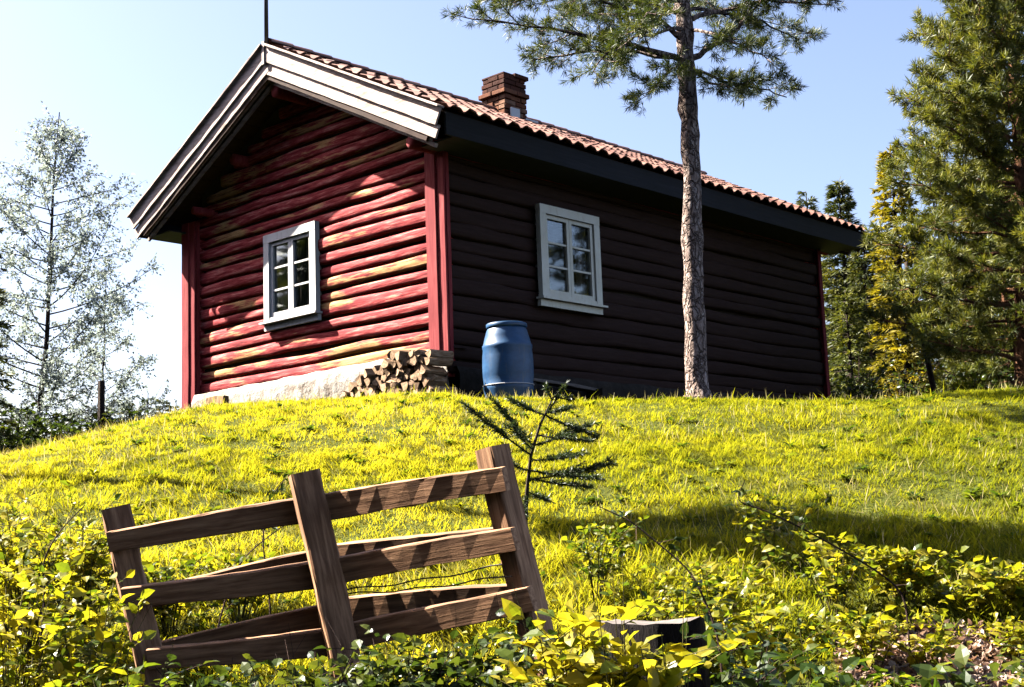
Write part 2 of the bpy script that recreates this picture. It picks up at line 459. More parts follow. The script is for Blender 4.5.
# ------------------------------------------------------------------ cabin
W, L, OV, E_, ZR, ZE, OV2 = 5.488, 8.50, .636, .525, 4.428, 2.74, .66
TH = math.atan((ZR-ZE)/(W/2+E_)); TN = math.tan(TH)
def roof_z(y):
    return ZR-abs(y-W/2)*TN
cabin = empty('log_cabin', (0, 0, -.45), 'weathered red log cabin with tiled roof standing on the grassy hilltop', 'cabin')
def part(acc, name, mat, parent=None, smooth_=False, label=None):
    o = acc.build(name, mat, None, smooth_)
    place(o, parent or cabin)
    if label: o['label'] = label
    return o
NP = 14
def log(acc, axis, a0, a1, z0, z1, face, outsign, thick=.17, tint=.5, bul=.035):
    """one hewn log; axis 'y' (gable) or 'x' (long wall); face = coordinate of its outer face"""
    ln = a1-a0
    if ln < .03: return
    n = max(2, int(ln/.11))
    h = z1-z0; zc = (z0+z1)/2
    th = np.linspace(0, 2*math.pi, NP, endpoint=False)
    po = np.sign(np.cos(th))*np.abs(np.cos(th))**(.30 if axis == 'y' else .25); pz = np.sign(np.sin(th))*np.abs(np.sin(th))**.75
    s0 = rng.random()*100
    V = []
    for i in range(n+1):
        t = a0+ln*i/n
        q = s0+t
        dz = (vnoise(q*.8, s0, 1)-.5)*.05; dh = 1+(vnoise(q*2.1, s0, 2)-.5)*.22; do = (vnoise(q*1.3, s0, 4)-.5)*.035+(vnoise(q*6, s0, 6)-.5)*.012
        e = .93 if i in (0, n) else 1
        out = face-outsign*thick/2+outsign*(po*(thick/2)*e+do)
        z = zc+dz+pz*h/2*dh*e
        if axis == 'y': V.append(np.stack([out, np.full(NP, t), z], 1))
        else: V.append(np.stack([np.full(NP, t), out, z], 1))
    V = np.concatenate(V)
    i = np.arange(n)[:, None]; j = np.arange(NP)[None]
    q = np.stack([i*NP+j, i*NP+(j+1) % NP, (i+1)*NP+(j+1) % NP, (i+1)*NP+j], -1).reshape(-1, 4)
    caps = np.array([list(range(NP))[::-1], [n*NP+k for k in range(NP)]])
    acc.add(V, [q, caps], tint)
GY0, GZ0, WW, WH = 2.42, .901, 1.184, 1.2       # gable window outer frame
SX0, SZ0 = 1.512, .884
def wall(axis, face, outsign, a0, a1, z0, ztop, opening=None, gable=False):
    acc = Acc(); z = z0; k = 0
    while z < ztop-.03:
        h = .178+rng.uniform(-.034, .036)
        g = .032 if axis == 'y' else .012
        t = float(rng.random())
        lo, hi = a0, a1
        if gable:
            zz = z+h
            lim = (ZR-.22-zz)/TN
            lo, hi = max(a0, W/2-lim), min(a1, W/2+lim)
            if hi-lo < .2: break
        segs = [(lo, hi)]
        if opening and z+h > opening[2]+.02 and z < opening[3]-.02:
            segs = [(lo, opening[0]), (opening[1], hi)]
        bo = rng.uniform(-.018, .018)
        for s in segs:
            log(acc, axis, s[0], s[1], z+g/2, z+h-g/2, face+outsign*bo, outsign, tint=t)
        z += h; k += 1
    # chinking strip behind the logs
    return acc
m_ = .07
ga = wall('y', 0.0, -1, .14, W-.14, .075, 4.1, (GY0+m_+.03, GY0+WW-m_-.03, GZ0+m_, GZ0+WH-m_), True)
part(ga, 'gable_wall', M_LOGY, smooth_=True, label='sunlit red log gable wall with paint worn to yellow wood')
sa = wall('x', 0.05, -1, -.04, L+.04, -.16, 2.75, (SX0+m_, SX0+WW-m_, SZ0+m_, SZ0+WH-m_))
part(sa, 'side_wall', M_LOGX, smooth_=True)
ba = wall('y', L, 1, .14, W-.14, -.12, 4.1, None, True)
part(ba, 'rear_gable_wall', M_LOGY, smooth_=True)
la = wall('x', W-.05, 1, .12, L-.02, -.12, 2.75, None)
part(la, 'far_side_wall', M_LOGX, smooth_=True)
# dark inner lining so that no daylight passes between the logs
def lining(name, axis, c, a0, a1, z0, z1, op=None, tri=False):
    a = Acc()
    def b(s0, s1, t0, t1):
        if axis == 'y': box(a, (c-.015, s0, t0), (c+.015, s1, t1))
        else: box(a, (s0, c-.015, t0), (s1, c+.015, t1))
    if op:
        b(a0, op[0], z0, z1); b(op[1], a1, z0, z1); b(op[0], op[1], z0, op[2]); b(op[0], op[1], op[3], z1)
    else: b(a0, a1, z0, z1)
    if tri:
        zt = roof_z(a0)-.05
        a.add([(c-.015, a0, z1), (c-.015, a1, z1), (c-.015, a1, zt), (c-.015, W/2, ZR-.2), (c-.015, a0, zt)], np.array([[0, 1, 2, 3, 4]]))
    part(a, name, M_ROOM)
lining('inner_wall', 'y', .10, .2, W-.2, -.1, 2.6, (GY0+.1, GY0+WW-.1, GZ0+.1, GZ0+WH-.1), True)
lining('inner_wall', 'x', .16, .2, L-.2, -.1, 2.62, (SX0+.1, SX0+WW-.1, SZ0+.1, SZ0+WH-.1))
lining('inner_wall', 'y', L-.10, .2, W-.2, -.1, 2.6, None, True)
lining('inner_wall', 'x', W-.16, .2, L-.2, -.1, 2.62)
a = Acc(); box(a, (.1, .15, -.08), (L-.1, W-.15, -.02)); part(a, 'floor', M_ROOM)

# corner boards boxed round the log ends
def corner_box(ylo, yhi, xface, depth, z0, z1, sgn, flip=False):
    depth = .085
    c = Acc()
    w = yhi-ylo
    split = ylo+w*.42 if not flip else ylo+w*.55
    def bd(y0, y1, x, th=.026, zz0=z0):
        beam(c, (x, (y0+y1)/2, zz0), (x, (y0+y1)/2, z1), y1-y0-.004, th, up=(1, 0, 0), seg=14, rough=.0015, bev=.12)
    bd(split, yhi, xface)
    bd(ylo, split, xface+sgn*.022, zz0=z0+.01)
    # returns
    for y in (ylo+.013, yhi-.013):
        beam(c, (xface+sgn*(depth/2+.03), y, z0), (xface+sgn*(depth/2+.03), y, z1), depth-.03, .026, up=(0, 1, 0), seg=12, rough=.0015)
    return c
part(corner_box(-.012, .292, -.115, .16, -.02, 2.62, 1), 'corner_board', M_BOXRED)
part(corner_box(W-.30, W+.0, -.115, .16, -.55, 2.62, 1), 'corner_board', M_BOXRED)
part(corner_box(-.012, .292, L+.115, .16, -.3, 2.62, -1), 'corner_board', M_BOXRED)
part(corner_box(W-.30, W, L+.115, .16, -.3, 2.62, -1), 'corner_board', M_BOXRED)
# fill behind the corner boards (log ends)
for x0, x1 in ((-.075, .14), (L-.14, L+.075)):
    for y0, y1 in ((.13, .26), (W-.27, W-.03)):
        a = Acc()
        for k in range(15):
            box(a, (x0+.01*(k % 2), y0, -.2+k*.18), (x1, y1, -.2+k*.18+.165))
        part(a, 'log_ends', M_LOGY)

# stone foundation
def foundation(x0, y0, x1, y1, z0, ztop0, ztop1, out, n=60):
    """rough limewashed stone strip from (x0,y0) to (x1,y1), bulging along out"""
    acc = Acc(); rows = 9
    V = []
    for i in range(n+1):
        t = i/n
        zt = ztop0+(ztop1-ztop0)*t
        for j in range(rows+1):
            s = j/rows
            z = z0+(zt-z0)*s+.02*(vnoise(t*30, 9, 2)-.5)*(j == rows)
            b = .07*(vnoise(t*n*.16, s*2.2, 8)-.3)+.04*vnoise(t*n*.5, s*6, 9)
            b *= 1 if j < rows else .5
            V.append((x0+(x1-x0)*t+out[0]*b, y0+(y1-y0)*t+out[1]*b, z))
        zt2 = zt
        V.append((x0+(x1-x0)*t-out[0]*.3, y0+(y1-y0)*t-out[1]*.3, zt2))
    m = rows+2
    i = np.arange(n)[:, None]; j = np.arange(m-1)[None]
    q = np.stack([i*m+j, (i+1)*m+j, (i+1)*m+j+1, i*m+j+1], -1).reshape(-1, 4)
    acc.add(V, q)
    return acc
part(foundation(-.07, 5.2, -.05, .02, -.95, .075, .13, (-1, 0)), 'foundation', M_STONE, smooth_=True, label='pale limewashed stone footing under the gable wall')
part(foundation(.0, -.0, L, .0, -.95, -.10, -.12, (0, -1), 90), 'foundation', M_STONED, smooth_=True)
part(foundation(L+.05, 0, L+.05, W, -.95, -.12, -.12, (1, 0)), 'foundation', M_STONED, smooth_=True)
part(foundation(0, W, L, W, -.95, -.12, -.12, (0, 1), 90), 'foundation', M_STONED, smooth_=True)

# windows
def window(axis, face, outsign, a0, z0, mat, curtains, matn):
    """six-pane casement: casing, two sashes, panes, sill, curtain"""
    def B(acc, p0, p1, q0, q1, d0, d1):
        lo, hi = sorted((face+outsign*d0, face+outsign*d1))
        b = .004
        if axis == 'y': box(acc, (lo, p0, q0), (hi, p1, q1))
        else: box(acc, (p0, lo, q0), (p1, hi, q1))
    a1, z1 = a0+WW, z0+WH
    c = .115
    fr = Acc()
    B(fr, a0, a0+c, z0, z1-c, .0, .075); B(fr, a1-c, a1, z0, z1-c, .0, .075)
    B(fr, a0, a1, z1-c, z1, .0, .078)
    B(fr, a0+c, a1-c, z0, z0+.05, .0, .07)
    # reveal
    B(fr, a0+c-.02, a0+c, z0+.03, z1-c, -.12, -.002); B(fr, a1-c, a1-c+.02, z0+.03, z1-c, -.12, -.002)
    B(fr, a0+c-.02, a1-c+.02, z1-c, z1-c+.02, -.12, -.002); B(fr, a0+c-.02, a1-c+.02, z0+.03, z0+.05, -.12, -.002)
    win = part(fr, 'window', mat, label=matn)
    def sub(acc, n, m, l=None):
        o = acc.build(n, m); place(o, win); 
        if l: o['label'] = l
    sl = Acc(); B(sl, a0-.045, a1+.045, z0-.028, z0-.001, .0, .125)
    B(sl, a0-.02, a1+.02, z0-.115, z0-.030, .0, .055)
    sub(sl, 'sill', mat)
    mid = (a0+a1)/2; s = .05
    zb, zt = z0+.053, z1-c-.003
    for (l, r) in ((a0+c+.003, mid-.003), (mid+.003, a1-c-.003)):
        sh = Acc()
        B(sh, l, l+s, zb, zt, -.005, .045); B(sh, r-s, r, zb, zt, -.005, .045)
        B(sh, l+s, r-s, zt-s, zt, -.004, .044); B(sh, l+s, r-s, zb, zb+s+.01, -.004, .044)
        ph = (zt-zb-2*s-.01)/3
        for k in (1, 2):
            zc = zb+s+.01+ph*k
            B(sh, l+s, r-s, zc-.013, zc+.013, -.003, .036)
        sub(sh, 'sash', mat)
        for k in range(3):
            pa = Acc(); za = zb+s+.01+ph*k
            B(pa, l+s-.004, r-s+.004, za, za+ph, .010, .014)
            sub(pa, 'pane', M_GLASS)
    for (c0, c1) in curtains:
        cu = Acc(); n = 24; V = []
        for i in range(n+1):
            t = i/n; p = a0+c+(WW-2*c)*(c0+(c1-c0)*t)
            d = -.10-.025*math.sin(t*(c1-c0)*60)
            for zc in (z0+.06, z0+.5, z1-c):
                w_ = face+outsign*d
                V.append((w_, p, zc) if axis == 'y' else (p, w_, zc))
        i = np.arange(n)[:, None]; j = np.arange(2)[None]
        cu.add(V, np.stack([i*3+j, i*3+j+1, (i+1)*3+j+1, (i+1)*3+j], -1).reshape(-1, 4))
        sub(cu, 'curtain', M_CURT)
WW = 1.12
window('y', 0.0, -1, GY0+.035, GZ0, M_WHITE, [(0, .30), (.36, .52), (.6, 1)], 'white six-pane window half in the shadow of the roof')
WW = 1.184
window('x', 0.0, -1, SX0, SZ0, M_CREAM, [(0, .22), (.80, 1)], 'cream six-pane window in the shaded side wall')

# roof : pantiles
def tiles(side, x0, x1):
    """wavy clay tiles on one slope, every course stepped over the next"""
    acc = Acc(); per = .24; nper = 10
    nx = int((x1-x0)/per*nper); xs = np.linspace(x0, x1, nx+1)
    slope = (W/2+E_)/math.cos(TH); rows = 12; rl = slope/rows
    ny = np.array([-side*0.0])
    nvec = np.array([0, side*math.sin(TH), math.cos(TH)])
    dvec = np.array([0, side*math.cos(TH), -math.sin(TH)])
    ridge = np.array([0, W/2, ZR])
    ph = xs/per*2*math.pi
    wav = .022*np.sin(ph)+.009*np.sin(2*ph+.8)
    col = np.floor(xs/per).astype(int)
    for r in range(rows):
        top = []; 
        jit = rng.normal(0, .004, col.max()-col.min()+2)[col-col.min()]
        tt = rng.random(col.max()-col.min()+2)[col-col.min()]
        V = []
        for (s, lift) in ((r*rl-.02, .0), (r*rl+rl*.5, .014), ((r+1)*rl+.03, .030)):
            V.append(ridge+dvec*(s)+nvec*(.045+lift)+np.outer(xs, [1, 0, 0])+np.outer(wav+jit, nvec))
        V.append(V[2]-nvec*.016+dvec*.001)
        V.append(V[1]-nvec*.016)
        V.append(V[0]-nvec*.016)
        V = np.concatenate(V); n = len(xs)
        fl = []
        for k in range(5):
            i = np.arange(n-1)
            fl.append(np.stack([k*n+i, k*n+i+1, (k+1)*n+i+1, (k+1)*n+i], -1))
        acc.add(V, fl, np.tile(tt, 6))
    return acc
X0, X1 = -OV+.05, L+OV2
rt = tiles(-1, X0, X1)
roof = part(rt, 'roof', M_TILE, smooth_=False, label='red clay pantile roof with pale barge boards')
def rsub(acc, n, m, l=None, sm=False):
    o = acc.build(n, m, None, sm); place(o, roof)
    if l: o['label'] = l
    return o
rsub(tiles(1, X0, X1), 'roof_tiles', M_TILE)
# ridge tiles
a = Acc()
x = X0
while x < X1-.1:
    th = np.linspace(-1.25, 1.25, 9)
    V = []
    for xx, r_ in ((x, .105), (x+.36, .12)):
        V += [(xx, W/2+math.sin(t)*r_, ZR+.02+math.cos(t)*r_) for t in th]
    for xx, r_ in ((x+.36, .1), (x, .088)):
        V += [(xx, W/2+math.sin(t)*r_, ZR+.02+math.cos(t)*r_) for t in th]
    f = [[k*9+j, k*9+j+1, (k+1)*9+j+1, (k+1)*9+j] for k in range(3) for j in range(8)]
    a.add(V, np.array(f), float(rng.random()))
    x += .33
rsub(a, 'ridge_tiles', M_TILE)
# sheathing, underboards
for side in (-1, 1):
    a = Acc()
    dv = np.array([0, side*math.cos(TH), -math.sin(TH)]); nv = np.array([0, side*math.sin(TH), math.cos(TH)])
    slope = (W/2+E_)/math.cos(TH)
    nb = 24; bw = (slope-.04)/nb
    for k in range(nb):
        c = np.array([0, W/2, ZR])+dv*(bw*(k+.5)+.0)-nv*(.02+.006*(k % 2))
        beam(a, c+[X0+.03, 0, 0], c+[X1-.04, 0, 0], .022, bw-.004, up=dv, seg=3, rough=.001)
    rsub(a, 'sheathing', M_SOFFIT)
    a = Acc()
    x = X0+.35
    while x < X1:
        c0 = np.array([x, W/2, ZR])-nv*.10+dv*.05; c1 = c0+dv*(slope-.12)
        beam(a, c0, c1, .07, .12, up=nv, seg=4, rough=.003)
        x += .78
    rsub(a, 'rafters', M_SOFFIT)
    # eave board and soffit
    a = Acc()
    ye = W/2+side*(W/2+E_)
    beam(a, (X0+.06, ye-side*.03, ZE-.145), (X1-.02, ye-side*.03, ZE-.145), .03, .27, up=(0, 0, 1), seg=30, rough=.002, bev=.1)
    box(a, (X0+.2, min(ye-side*.045, ye-side*.64), ZE-.275), (X1-.03, max(ye-side*.045, ye-side*.64), ZE-.255))
    rsub(a, 'eave_board', M_FASCIA, 'dark board closing the eave')
# barge boards, stepped layers
for (xb, flip) in ((-OV, 1), (L+OV2+.03, -1)):
    for side in (-1, 1):
        dv = np.array([0, side*math.cos(TH), -math.sin(TH)]); nv = np.array([0, side*math.sin(TH), math.cos(TH)])
        slope = (W/2+E_)/math.cos(TH)+.02
        O = np.array([xb, W/2, ZR])
        def bb(lo, hi, dx, th, s1, name, s0=.0, mat=M_BARGE, skew=0):
            a = Acc()
            c = -(lo+hi)/2
            beam(a, O+[flip*dx, 0, 0]+nv*c+dv*(s0+abs(c)*TN*.0+.012), O+[flip*dx, 0, 0]+nv*(c)+dv*s1, th, hi-lo, up=nv, seg=26, rough=.0022, bev=.08)
            rsub(a, name, mat)
        bb(-.02, .40, .05+.0, .03, slope-.12, 'leak_filler_board', mat=M_SOFFIT)  # added unseen filler, stops sunlight leaking between the barge layers
        bb(-.035, -.012, -.01, .11, slope, 'cap_board')
        bb(-.010, .190, .0, .028, slope, 'barge_board')
        bb(.178, .335, .032, .028, slope+.03, 'barge_board')
        bb(.345, .385, .085, .05, slope-.10, 'trim_board')
        bb(.395, .44, .15, .04, slope-.06, 'trim_board')
a = Acc()
beam(a, (-OV-.022, W/2, ZR-.26), (-OV-.022, W/2, ZR+.06), .05, .02, up=(1, 0, 0), seg=4, rough=.001)
rsub(a, 'gable_cover_strip', M_BARGE)
# purlins
for (y, z, r_) in ((.113, 2.53, .085), (W/2-.03, 3.84, .085), (W-.56, 2.70, .06), (W/2-1.35, 3.30, .08), (W/2+1.35, 3.30, .08)):
    a = Acc()
    low = z if y not in (W/2-1.35, W/2+1.35) else z-.02
    n = 12
    P = np.array([(t, y, low) for t in np.linspace(-OV+(.14 if y < W-1 else .34), L+OV2-.14, 24)])
    if abs(y-W/2) > 1.3 and abs(y-W/2) < 1.4: P[:, 0] = np.linspace(-.2, L+.2, 24)
    tube(a, P, r_, 14, rough=.02)
    o = part(a, 'purlin', M_BOXRED, smooth_=True, label='red painted log purlin end under the barge board')
# chimney
def chimney():
    acc = Acc()
    cx, cy = 3.92, 2.70
    z = 4.05; k = 0
    ch = .082
    prof = []
    while z < 4.99:
        hs = .25
        if 4.64 < z < 4.74: hs = .285
        if z > 4.86: hs = .25
        if z > 4.93: hs = .215+.02
        per = [(-1, -1), (1, -1), (1, 1), (-1, 1)]
        dark = z > 4.76
        bl = .26
        for s in range(4):
            ax = s % 2
            n = 2 if (k % 2 == 0) else 3
            edges = [0, .5, 1] if k % 2 == 0 else [0, .27, .74, 1]
            for e0, e1 in zip(edges[:-1], edges[1:]):
                p0 = -hs+2*hs*e0+.004; p1 = -hs+2*hs*e1-.004
                o_ = hs+rng.uniform(-.010, .012); i_ = hs-.11
                t = rng.uniform(.0, .25) if dark else rng.uniform(.35, 1)
                zz0, zz1 = z+.006, z+ch-.006
                if s == 0: lo, hi = (cx+p0, cy-o_, zz0), (cx+p1, cy-i_, zz1)
                elif s == 2: lo, hi = (cx+p0, cy+i_, zz0), (cx+p1, cy+o_, zz1)
                elif s == 1: lo, hi = (cx+i_, cy+p0+.001, zz0), (cx+o_-.012, cy+p1-.001, zz1)
                else: lo, hi = (cx-o_+.012*0-.004, cy+p0+.001, zz0+.001), (cx-i_, cy+p1-.001, zz1-.001)
                box(acc, lo, hi, t)
        z += ch; k += 1
    box(acc, (cx-.225, cy-.225, 4.0), (cx+.225, cy+.225, 4.93), .1)
    # uneven mortar cap
    box(acc, (cx-.24, cy-.23, z-.005), (cx+.20, cy+.25, z+.03), .05)
    box(acc, (cx-.02, cy-.27, z-.02), (cx+.29, cy+.2, z+.045), .05)
    o = part(acc, 'chimney', M_BRICK, label='sooty brick chimney with a corbelled top')
    mod = o.modifiers.new('bevel', 'BEVEL'); mod.width = .008; mod.segments = 2
    f = Acc()
    zr = roof_z(cy-.25)
    beam(f, (cx-.20, cy-.31, zr+.12), (cx+.0, cy-.31, zr+.12), .02, .16, seg=3, rough=.002)
    beam(f, (cx+.05, cy-.36, zr+.02), (cx+.30, cy-.38, zr+.02), .1, .05, seg=3, rough=.002)
    o2 = f.build('flashing', M_METAL); place(o2, o)
chimney()
# mast at the ridge
a = Acc(); P0 = at(265, 44, 14.9)
tube(a, [(-OV+.03, W/2, ZR-.1), (-OV+.03, W/2, ZR+.9), (-OV+.03, W/2, ZR+2.1)], [.03, .028, .024], 10)
part(a, 'mast', M_DARKM, smooth_=True, label='dark pole rising from the front of the ridge')

# ------------------------------------------------------------------ barrel
def barrel():
    c = np.array([.24, -.62]); z0 = gz((c[0], c[1], 0))-.015
    t = empty('rain_barrel', (c[0], c[1], z0), 'blue plastic rain barrel with lid beside the shaded cabin wall', 'barrel')
    def lathe(prof, n=40):
        acc = Acc(); V = []
        for r_, z in prof:
            for k in range(n):
                th = 2*math.pi*k/n; V.append((r_*math.cos(th), r_*math.sin(th), z))
        m = len(prof)
        i = np.arange(m-1)[:, None]; j = np.arange(n)[None]
        q = np.stack([i*n+j, i*n+(j+1) % n, (i+1)*n+(j+1) % n, (i+1)*n+j], -1).reshape(-1, 4)
        acc.add(V, [q, np.array([list(range(n))[::-1], [(m-1)*n+k for k in range(n)]])]); return acc
    ZS = 1.19
    pr = [(.205, 0), (.222, .012), (.24, .05), (.262, .13), (.276, .22), (.281, .236), (.281, .262), (.274, .275), (.285, .36), (.288, .45), (.284, .55), (.276, .615), (.281, .63), (.281, .655), (.27, .668), (.25, .74), (.228, .80), (.215, .825), (.21, .83)]
    o = lathe([(r_*1.02, z*ZS) for r_, z in pr]).build('body', M_BLUE, t, True)
    o = lathe([(r_, z+.158) for r_, z in [(.205, .822), (.232, .824), (.236, .84), (.236, .868), (.228, .876), (.205, .876), (.20, .868), (.02, .868)]]).build('lid', M_BLUE, t, True)
    rb = Acc(); th = np.linspace(0, 2*math.pi, 41)
    tube(rb, np.stack([.289*np.cos(th), .289*np.sin(th), np.full(41, .322)], 1), .006, 6, cap=False)
    rb.build('hoop', M_METAL, t, True)
barrel()

# ------------------------------------------------------------------ firewood
def firewood_mesh(k):
    acc = Acc(); n = 9
    r_ = [.060, .078, .046, .070, .052][k]; ln = [.34, .30, .36, .33, .28][k]
    if k % 2: th = np.array([-.9, -.55, -.2, .2, .55, .9, math.pi]); rad = np.array([1, 1.02, 1, 1.03, 1, 1, .55])*r_
    else: th = np.linspace(0, 2*math.pi, 9)[:-1]; rad = r_*(1+rng.uniform(-.14, .1, 8)); rad[2] *= .7; rad[5] *= .8
    V = []
    for i in range(5):
        x = ln*i/4
        for a_, b_ in zip(th, rad):
            j = 1+rng.normal(0, .03)
            V.append((x+rng.normal(0, .004), math.cos(a_)*b_*j, math.sin(a_)*b_*j))
    m = len(th)
    q = [(i*m+j, i*m+(j+1) % m, (i+1)*m+(j+1) % m, (i+1)*m+j) for i in range(4) for j in range(m)]
    acc.add(V, [np.array(q), np.array([list(range(m))[::-1], [4*m+j for j in range(m)]])])
    return acc
M_SPLIT = wood_mat('split_firewood', [(.25, (.20, .10, .055)), (.45, (.48, .29, .16)), (.62, (.66, .45, .28)), (.85, (.72, .55, .38))], (2, 8, 8), scale=6)
def woodpile():
    protos = []
    for k in range(5):
        o = firewood_mesh(k).build('firewood', M_SPLIT); protos.append(o)
    used = set(); row = 0; n = 0
    z = None
    r_ = .052
    while row < 7:
        y = -.10+(row % 2)*.05
        # the stack steps down towards the left of the gable
        ymax = [1.45, 1.32, 1.18, .95, .75, .55, .30][row]
        while y < ymax:
            gy = gz((-.42, y, 0))
            zz = gy+.045+row*.088+rng.normal(0, .008)
            if not (zz > .06):
                k = int(rng.integers(5))
                if k not in used: o = protos[k]; used.add(k)
                else: o = protos[k].copy(); COL.objects.link(o)
                o.location = (-.53+rng.uniform(-.05, .05), y+rng.normal(0, .008), zz)
                o.rotation_euler = (rng.uniform(0, 6.28), rng.normal(0, .09), rng.normal(0, .2))
                tag(o, 'split firewood log in the pile against the cabin corner', 'firewood', 'firewood logs stacked at the cabin corner')
                n += 1
            y += .098
        row += 1
    # lower right end: pieces laid crosswise at the corner
woodpile()
# small board leaning by the footing
def prop(name, A, B, w, h, mat, label, cat, up=(0, 0, 1), **k):
    acc = Acc(); beam(acc, A, B, w, h, up=up, **k)
    o = acc.build(name, mat); recentre(o, (np.array(A)+np.array(B))/2); tag(o, label, cat); return o
P = np.array([-.27, 4.45, 0]); P[2] = gz(P)+.05
prop('wood_block', P+[0, .14, .05], P+[0, -.28, .03], .09, .16, M_BARE, 'short tan wood block lying by the pale footing near the left corner', 'block', rough=.006)
prop('plank', (.75, -.32, -.23), (2.55, -.14, -.27), .16, .035, M_GREY, 'grey plank lying along the side wall footing behind the barrel', 'plank', rough=.004)
a = Acc()
for x_ in (.9, 1.6, 2.35):
    zz = gz((x_, -.2, 0)); 
    box(a, (x_-.1, -.36, zz-.1), (x_+.1, -.05, -.255))
o = a.build('plank_supports', M_STONE); recentre(o, (1.6, -.2, -.4)); o.name = 'stone_blocks'
# make every block its own thing
bpy.data.objects.remove(o)
for i, x_ in enumerate((.9, 2.35)):
    a = Acc(); zz = gz((x_, -.2, 0)); box(a, (x_-.1, -.36, zz-.1), (x_+.1, -.10, -.262)); o = a.build('stone_block', M_STONED); recentre(o, (x_, -.2, zz))
    tag(o, ['rough stone block holding up the plank beside the barrel', 'rough stone block holding up the far end of the plank'][i], 'stone block', 'stone blocks under the plank')

# ------------------------------------------------------------------ fence
def fence():
    ul, um, ur = 6.45, 6.2, 5.55
    root = empty('wooden_fence', at(330, 690, um), 'leaning brown wooden fence with three posts and rough rails on both sides', 'fence')
    def P(x, y, u): return at(x, y, u)
    px = lambda u: u/FPX
    def fp(acc, name, mat, long_axis=None):
        o = acc.build(name, mat)
        place(o, root); return o
    def piece(name, A, B, w, h, up, mat, taper=(1, 1), seg=14, rough=.0022, bev=.09):
        # built along its own x axis so that the grain follows the board
        A = np.array(A); B = np.array(B); Ln = np.linalg.norm(B-A)
        acc = Acc(); beam(acc, (0, 0, 0), (Ln, 0, 0), w, h, up=(0, 0, 1), seg=seg, rough=rough, taper=taper, bev=bev)
        o = acc.build(name, mat)
        d = (B-A)/Ln; upv = np.array(up, float); upv -= d*(upv@d); upv /= np.linalg.norm(upv); s = np.cross(d, upv)
        # local x=d, local z=up, local y = z cross x
        yv = np.cross(upv, d)
        m = Matrix(((d[0], yv[0], upv[0], A[0]), (d[1], yv[1], upv[1], A[1]), (d[2], yv[2], upv[2], A[2]), (0, 0, 0, 1)))
        o.parent = root; o.matrix_parent_inverse = Matrix.Identity(4)
        o.matrix_basis = Matrix.Translation(-root.location) @ m
        return o
    def post(x0, y0, x1, y1, u, wpx, dpx, yaw):
        A = P(x0, y0, u)
        B = P(x1, y1, u)
        fwd = FH*math.cos(yaw)+RH*math.sin(yaw)
        piece('post', B, A, wpx*px(u), dpx*px(u), fwd, M_FENCE, seg=12, rough=.003, bev=.07)
    post(116, 508, 156, 690, ul+.10, 27, 27, -.35)
    post(304, 473, 354, 702, um-.06, 29, 26, -.30)
    post(493, 447, 548, 690, ur+.10, 26, 26, -.75)
    up = UU*.98-RR*.2
    rf = .07
    def rail(x0, y0, u0, x1, y1, u1, h0, h1, th=.05, name='rail'):
        A = P(x0, y0, u0); B = P(x1, y1, u1)
        h = h0*px(u0); k = h1*px(u1)/h
        piece(name, A, B, th, h, up, M_FENCE, (1, k))
    rail(110, 541, ul, 302, 510, um+.05, 20, 26)
    rail(300, 511, um+.05, 506, 478, ur, 27, 24)
    rail(124, 598, ul, 315, 575, um+.05, 19, 27)
    rail(313, 575, um+.05, 516, 538, ur, 26, 23)
    rail(150, 659, ul, 332, 642, um+.05, 20, 26)
    rail(330, 641, um+.05, 533, 597, ur, 26, 24)
    # rails on the far side
    rail(150, 597, ul+.24, 318, 560, um+.2, 20, 22)
    rail(316, 558, um+.2, 512, 535, ur+.24, 22, 20)
    rail(156, 653, ul+.24, 330, 614, um+.2, 21, 22)
    rail(326, 610, um+.2, 520, 594, ur+.24, 24, 22)
    for (x0, y0, x1, y1) in ((345, 590, 520, 561), (347, 594, 512, 575)):
        a = Acc(); A = P(x0, y0, um); B = P(x1, y1, ur+.05)
        t = np.linspace(0, 1, 14)[:, None]; Q = A*(1-t)+B*t; Q[:, 2] += .006*np.sin(t[:, 0]*17)-.012*np.sin(t[:, 0]*3.14)
        tube(a, Q, .0035, 5)
        o = a.build('wire', M_WIRE); place(o, root)
fence()

# stump
def stump():
    c = at(655, 640, 5.9); z0 = gz(c)
    top = at(655, 620, 5.9)[2]
    t = empty('tree_stump', (c[0], c[1], z0-.05), 'dark flat-topped tree stump among yellow leaves below the lawn', 'stump')
    acc = Acc(); n = 28; V = []
    h = top-z0+.05
    for z, r_ in ((0, .29), (.15*h, .26), (.5*h, .245), (.93*h, .238), (h, .232)):
        for k in range(n):
            th = 2*math.pi*k/n
            rr_ = r_*(1+.06*math.sin(3*th+1)+.03*math.sin(7*th))*(1+rng.normal(0, .012))
            V.append((rr_*math.cos(th), rr_*math.sin(th), z-(.008*math.sin(th*2+1)+.010*math.cos(th-.7)+.004*rng.normal()+.006)*(z > .9*h)))
    q = [(i*n+j, i*n+(j+1) % n, (i+1)*n+(j+1) % n, (i+1)*n+j) for i in range(4) for j in range(n)]
    acc.add(V, np.array(q)); acc.build('bark', M_STUMP, t, True)
    ac = Acc(); V2 = [(0, 0, h-.006)]+[(v[0]*.999, v[1]*.999, v[2]+.001) for v in V[-n:]]
    ac.add(V2, np.array([(0, 1+k, 1+(k+1) % n) for k in range(n)])); ac.build('cut_face', M_GREY, t)
stump()

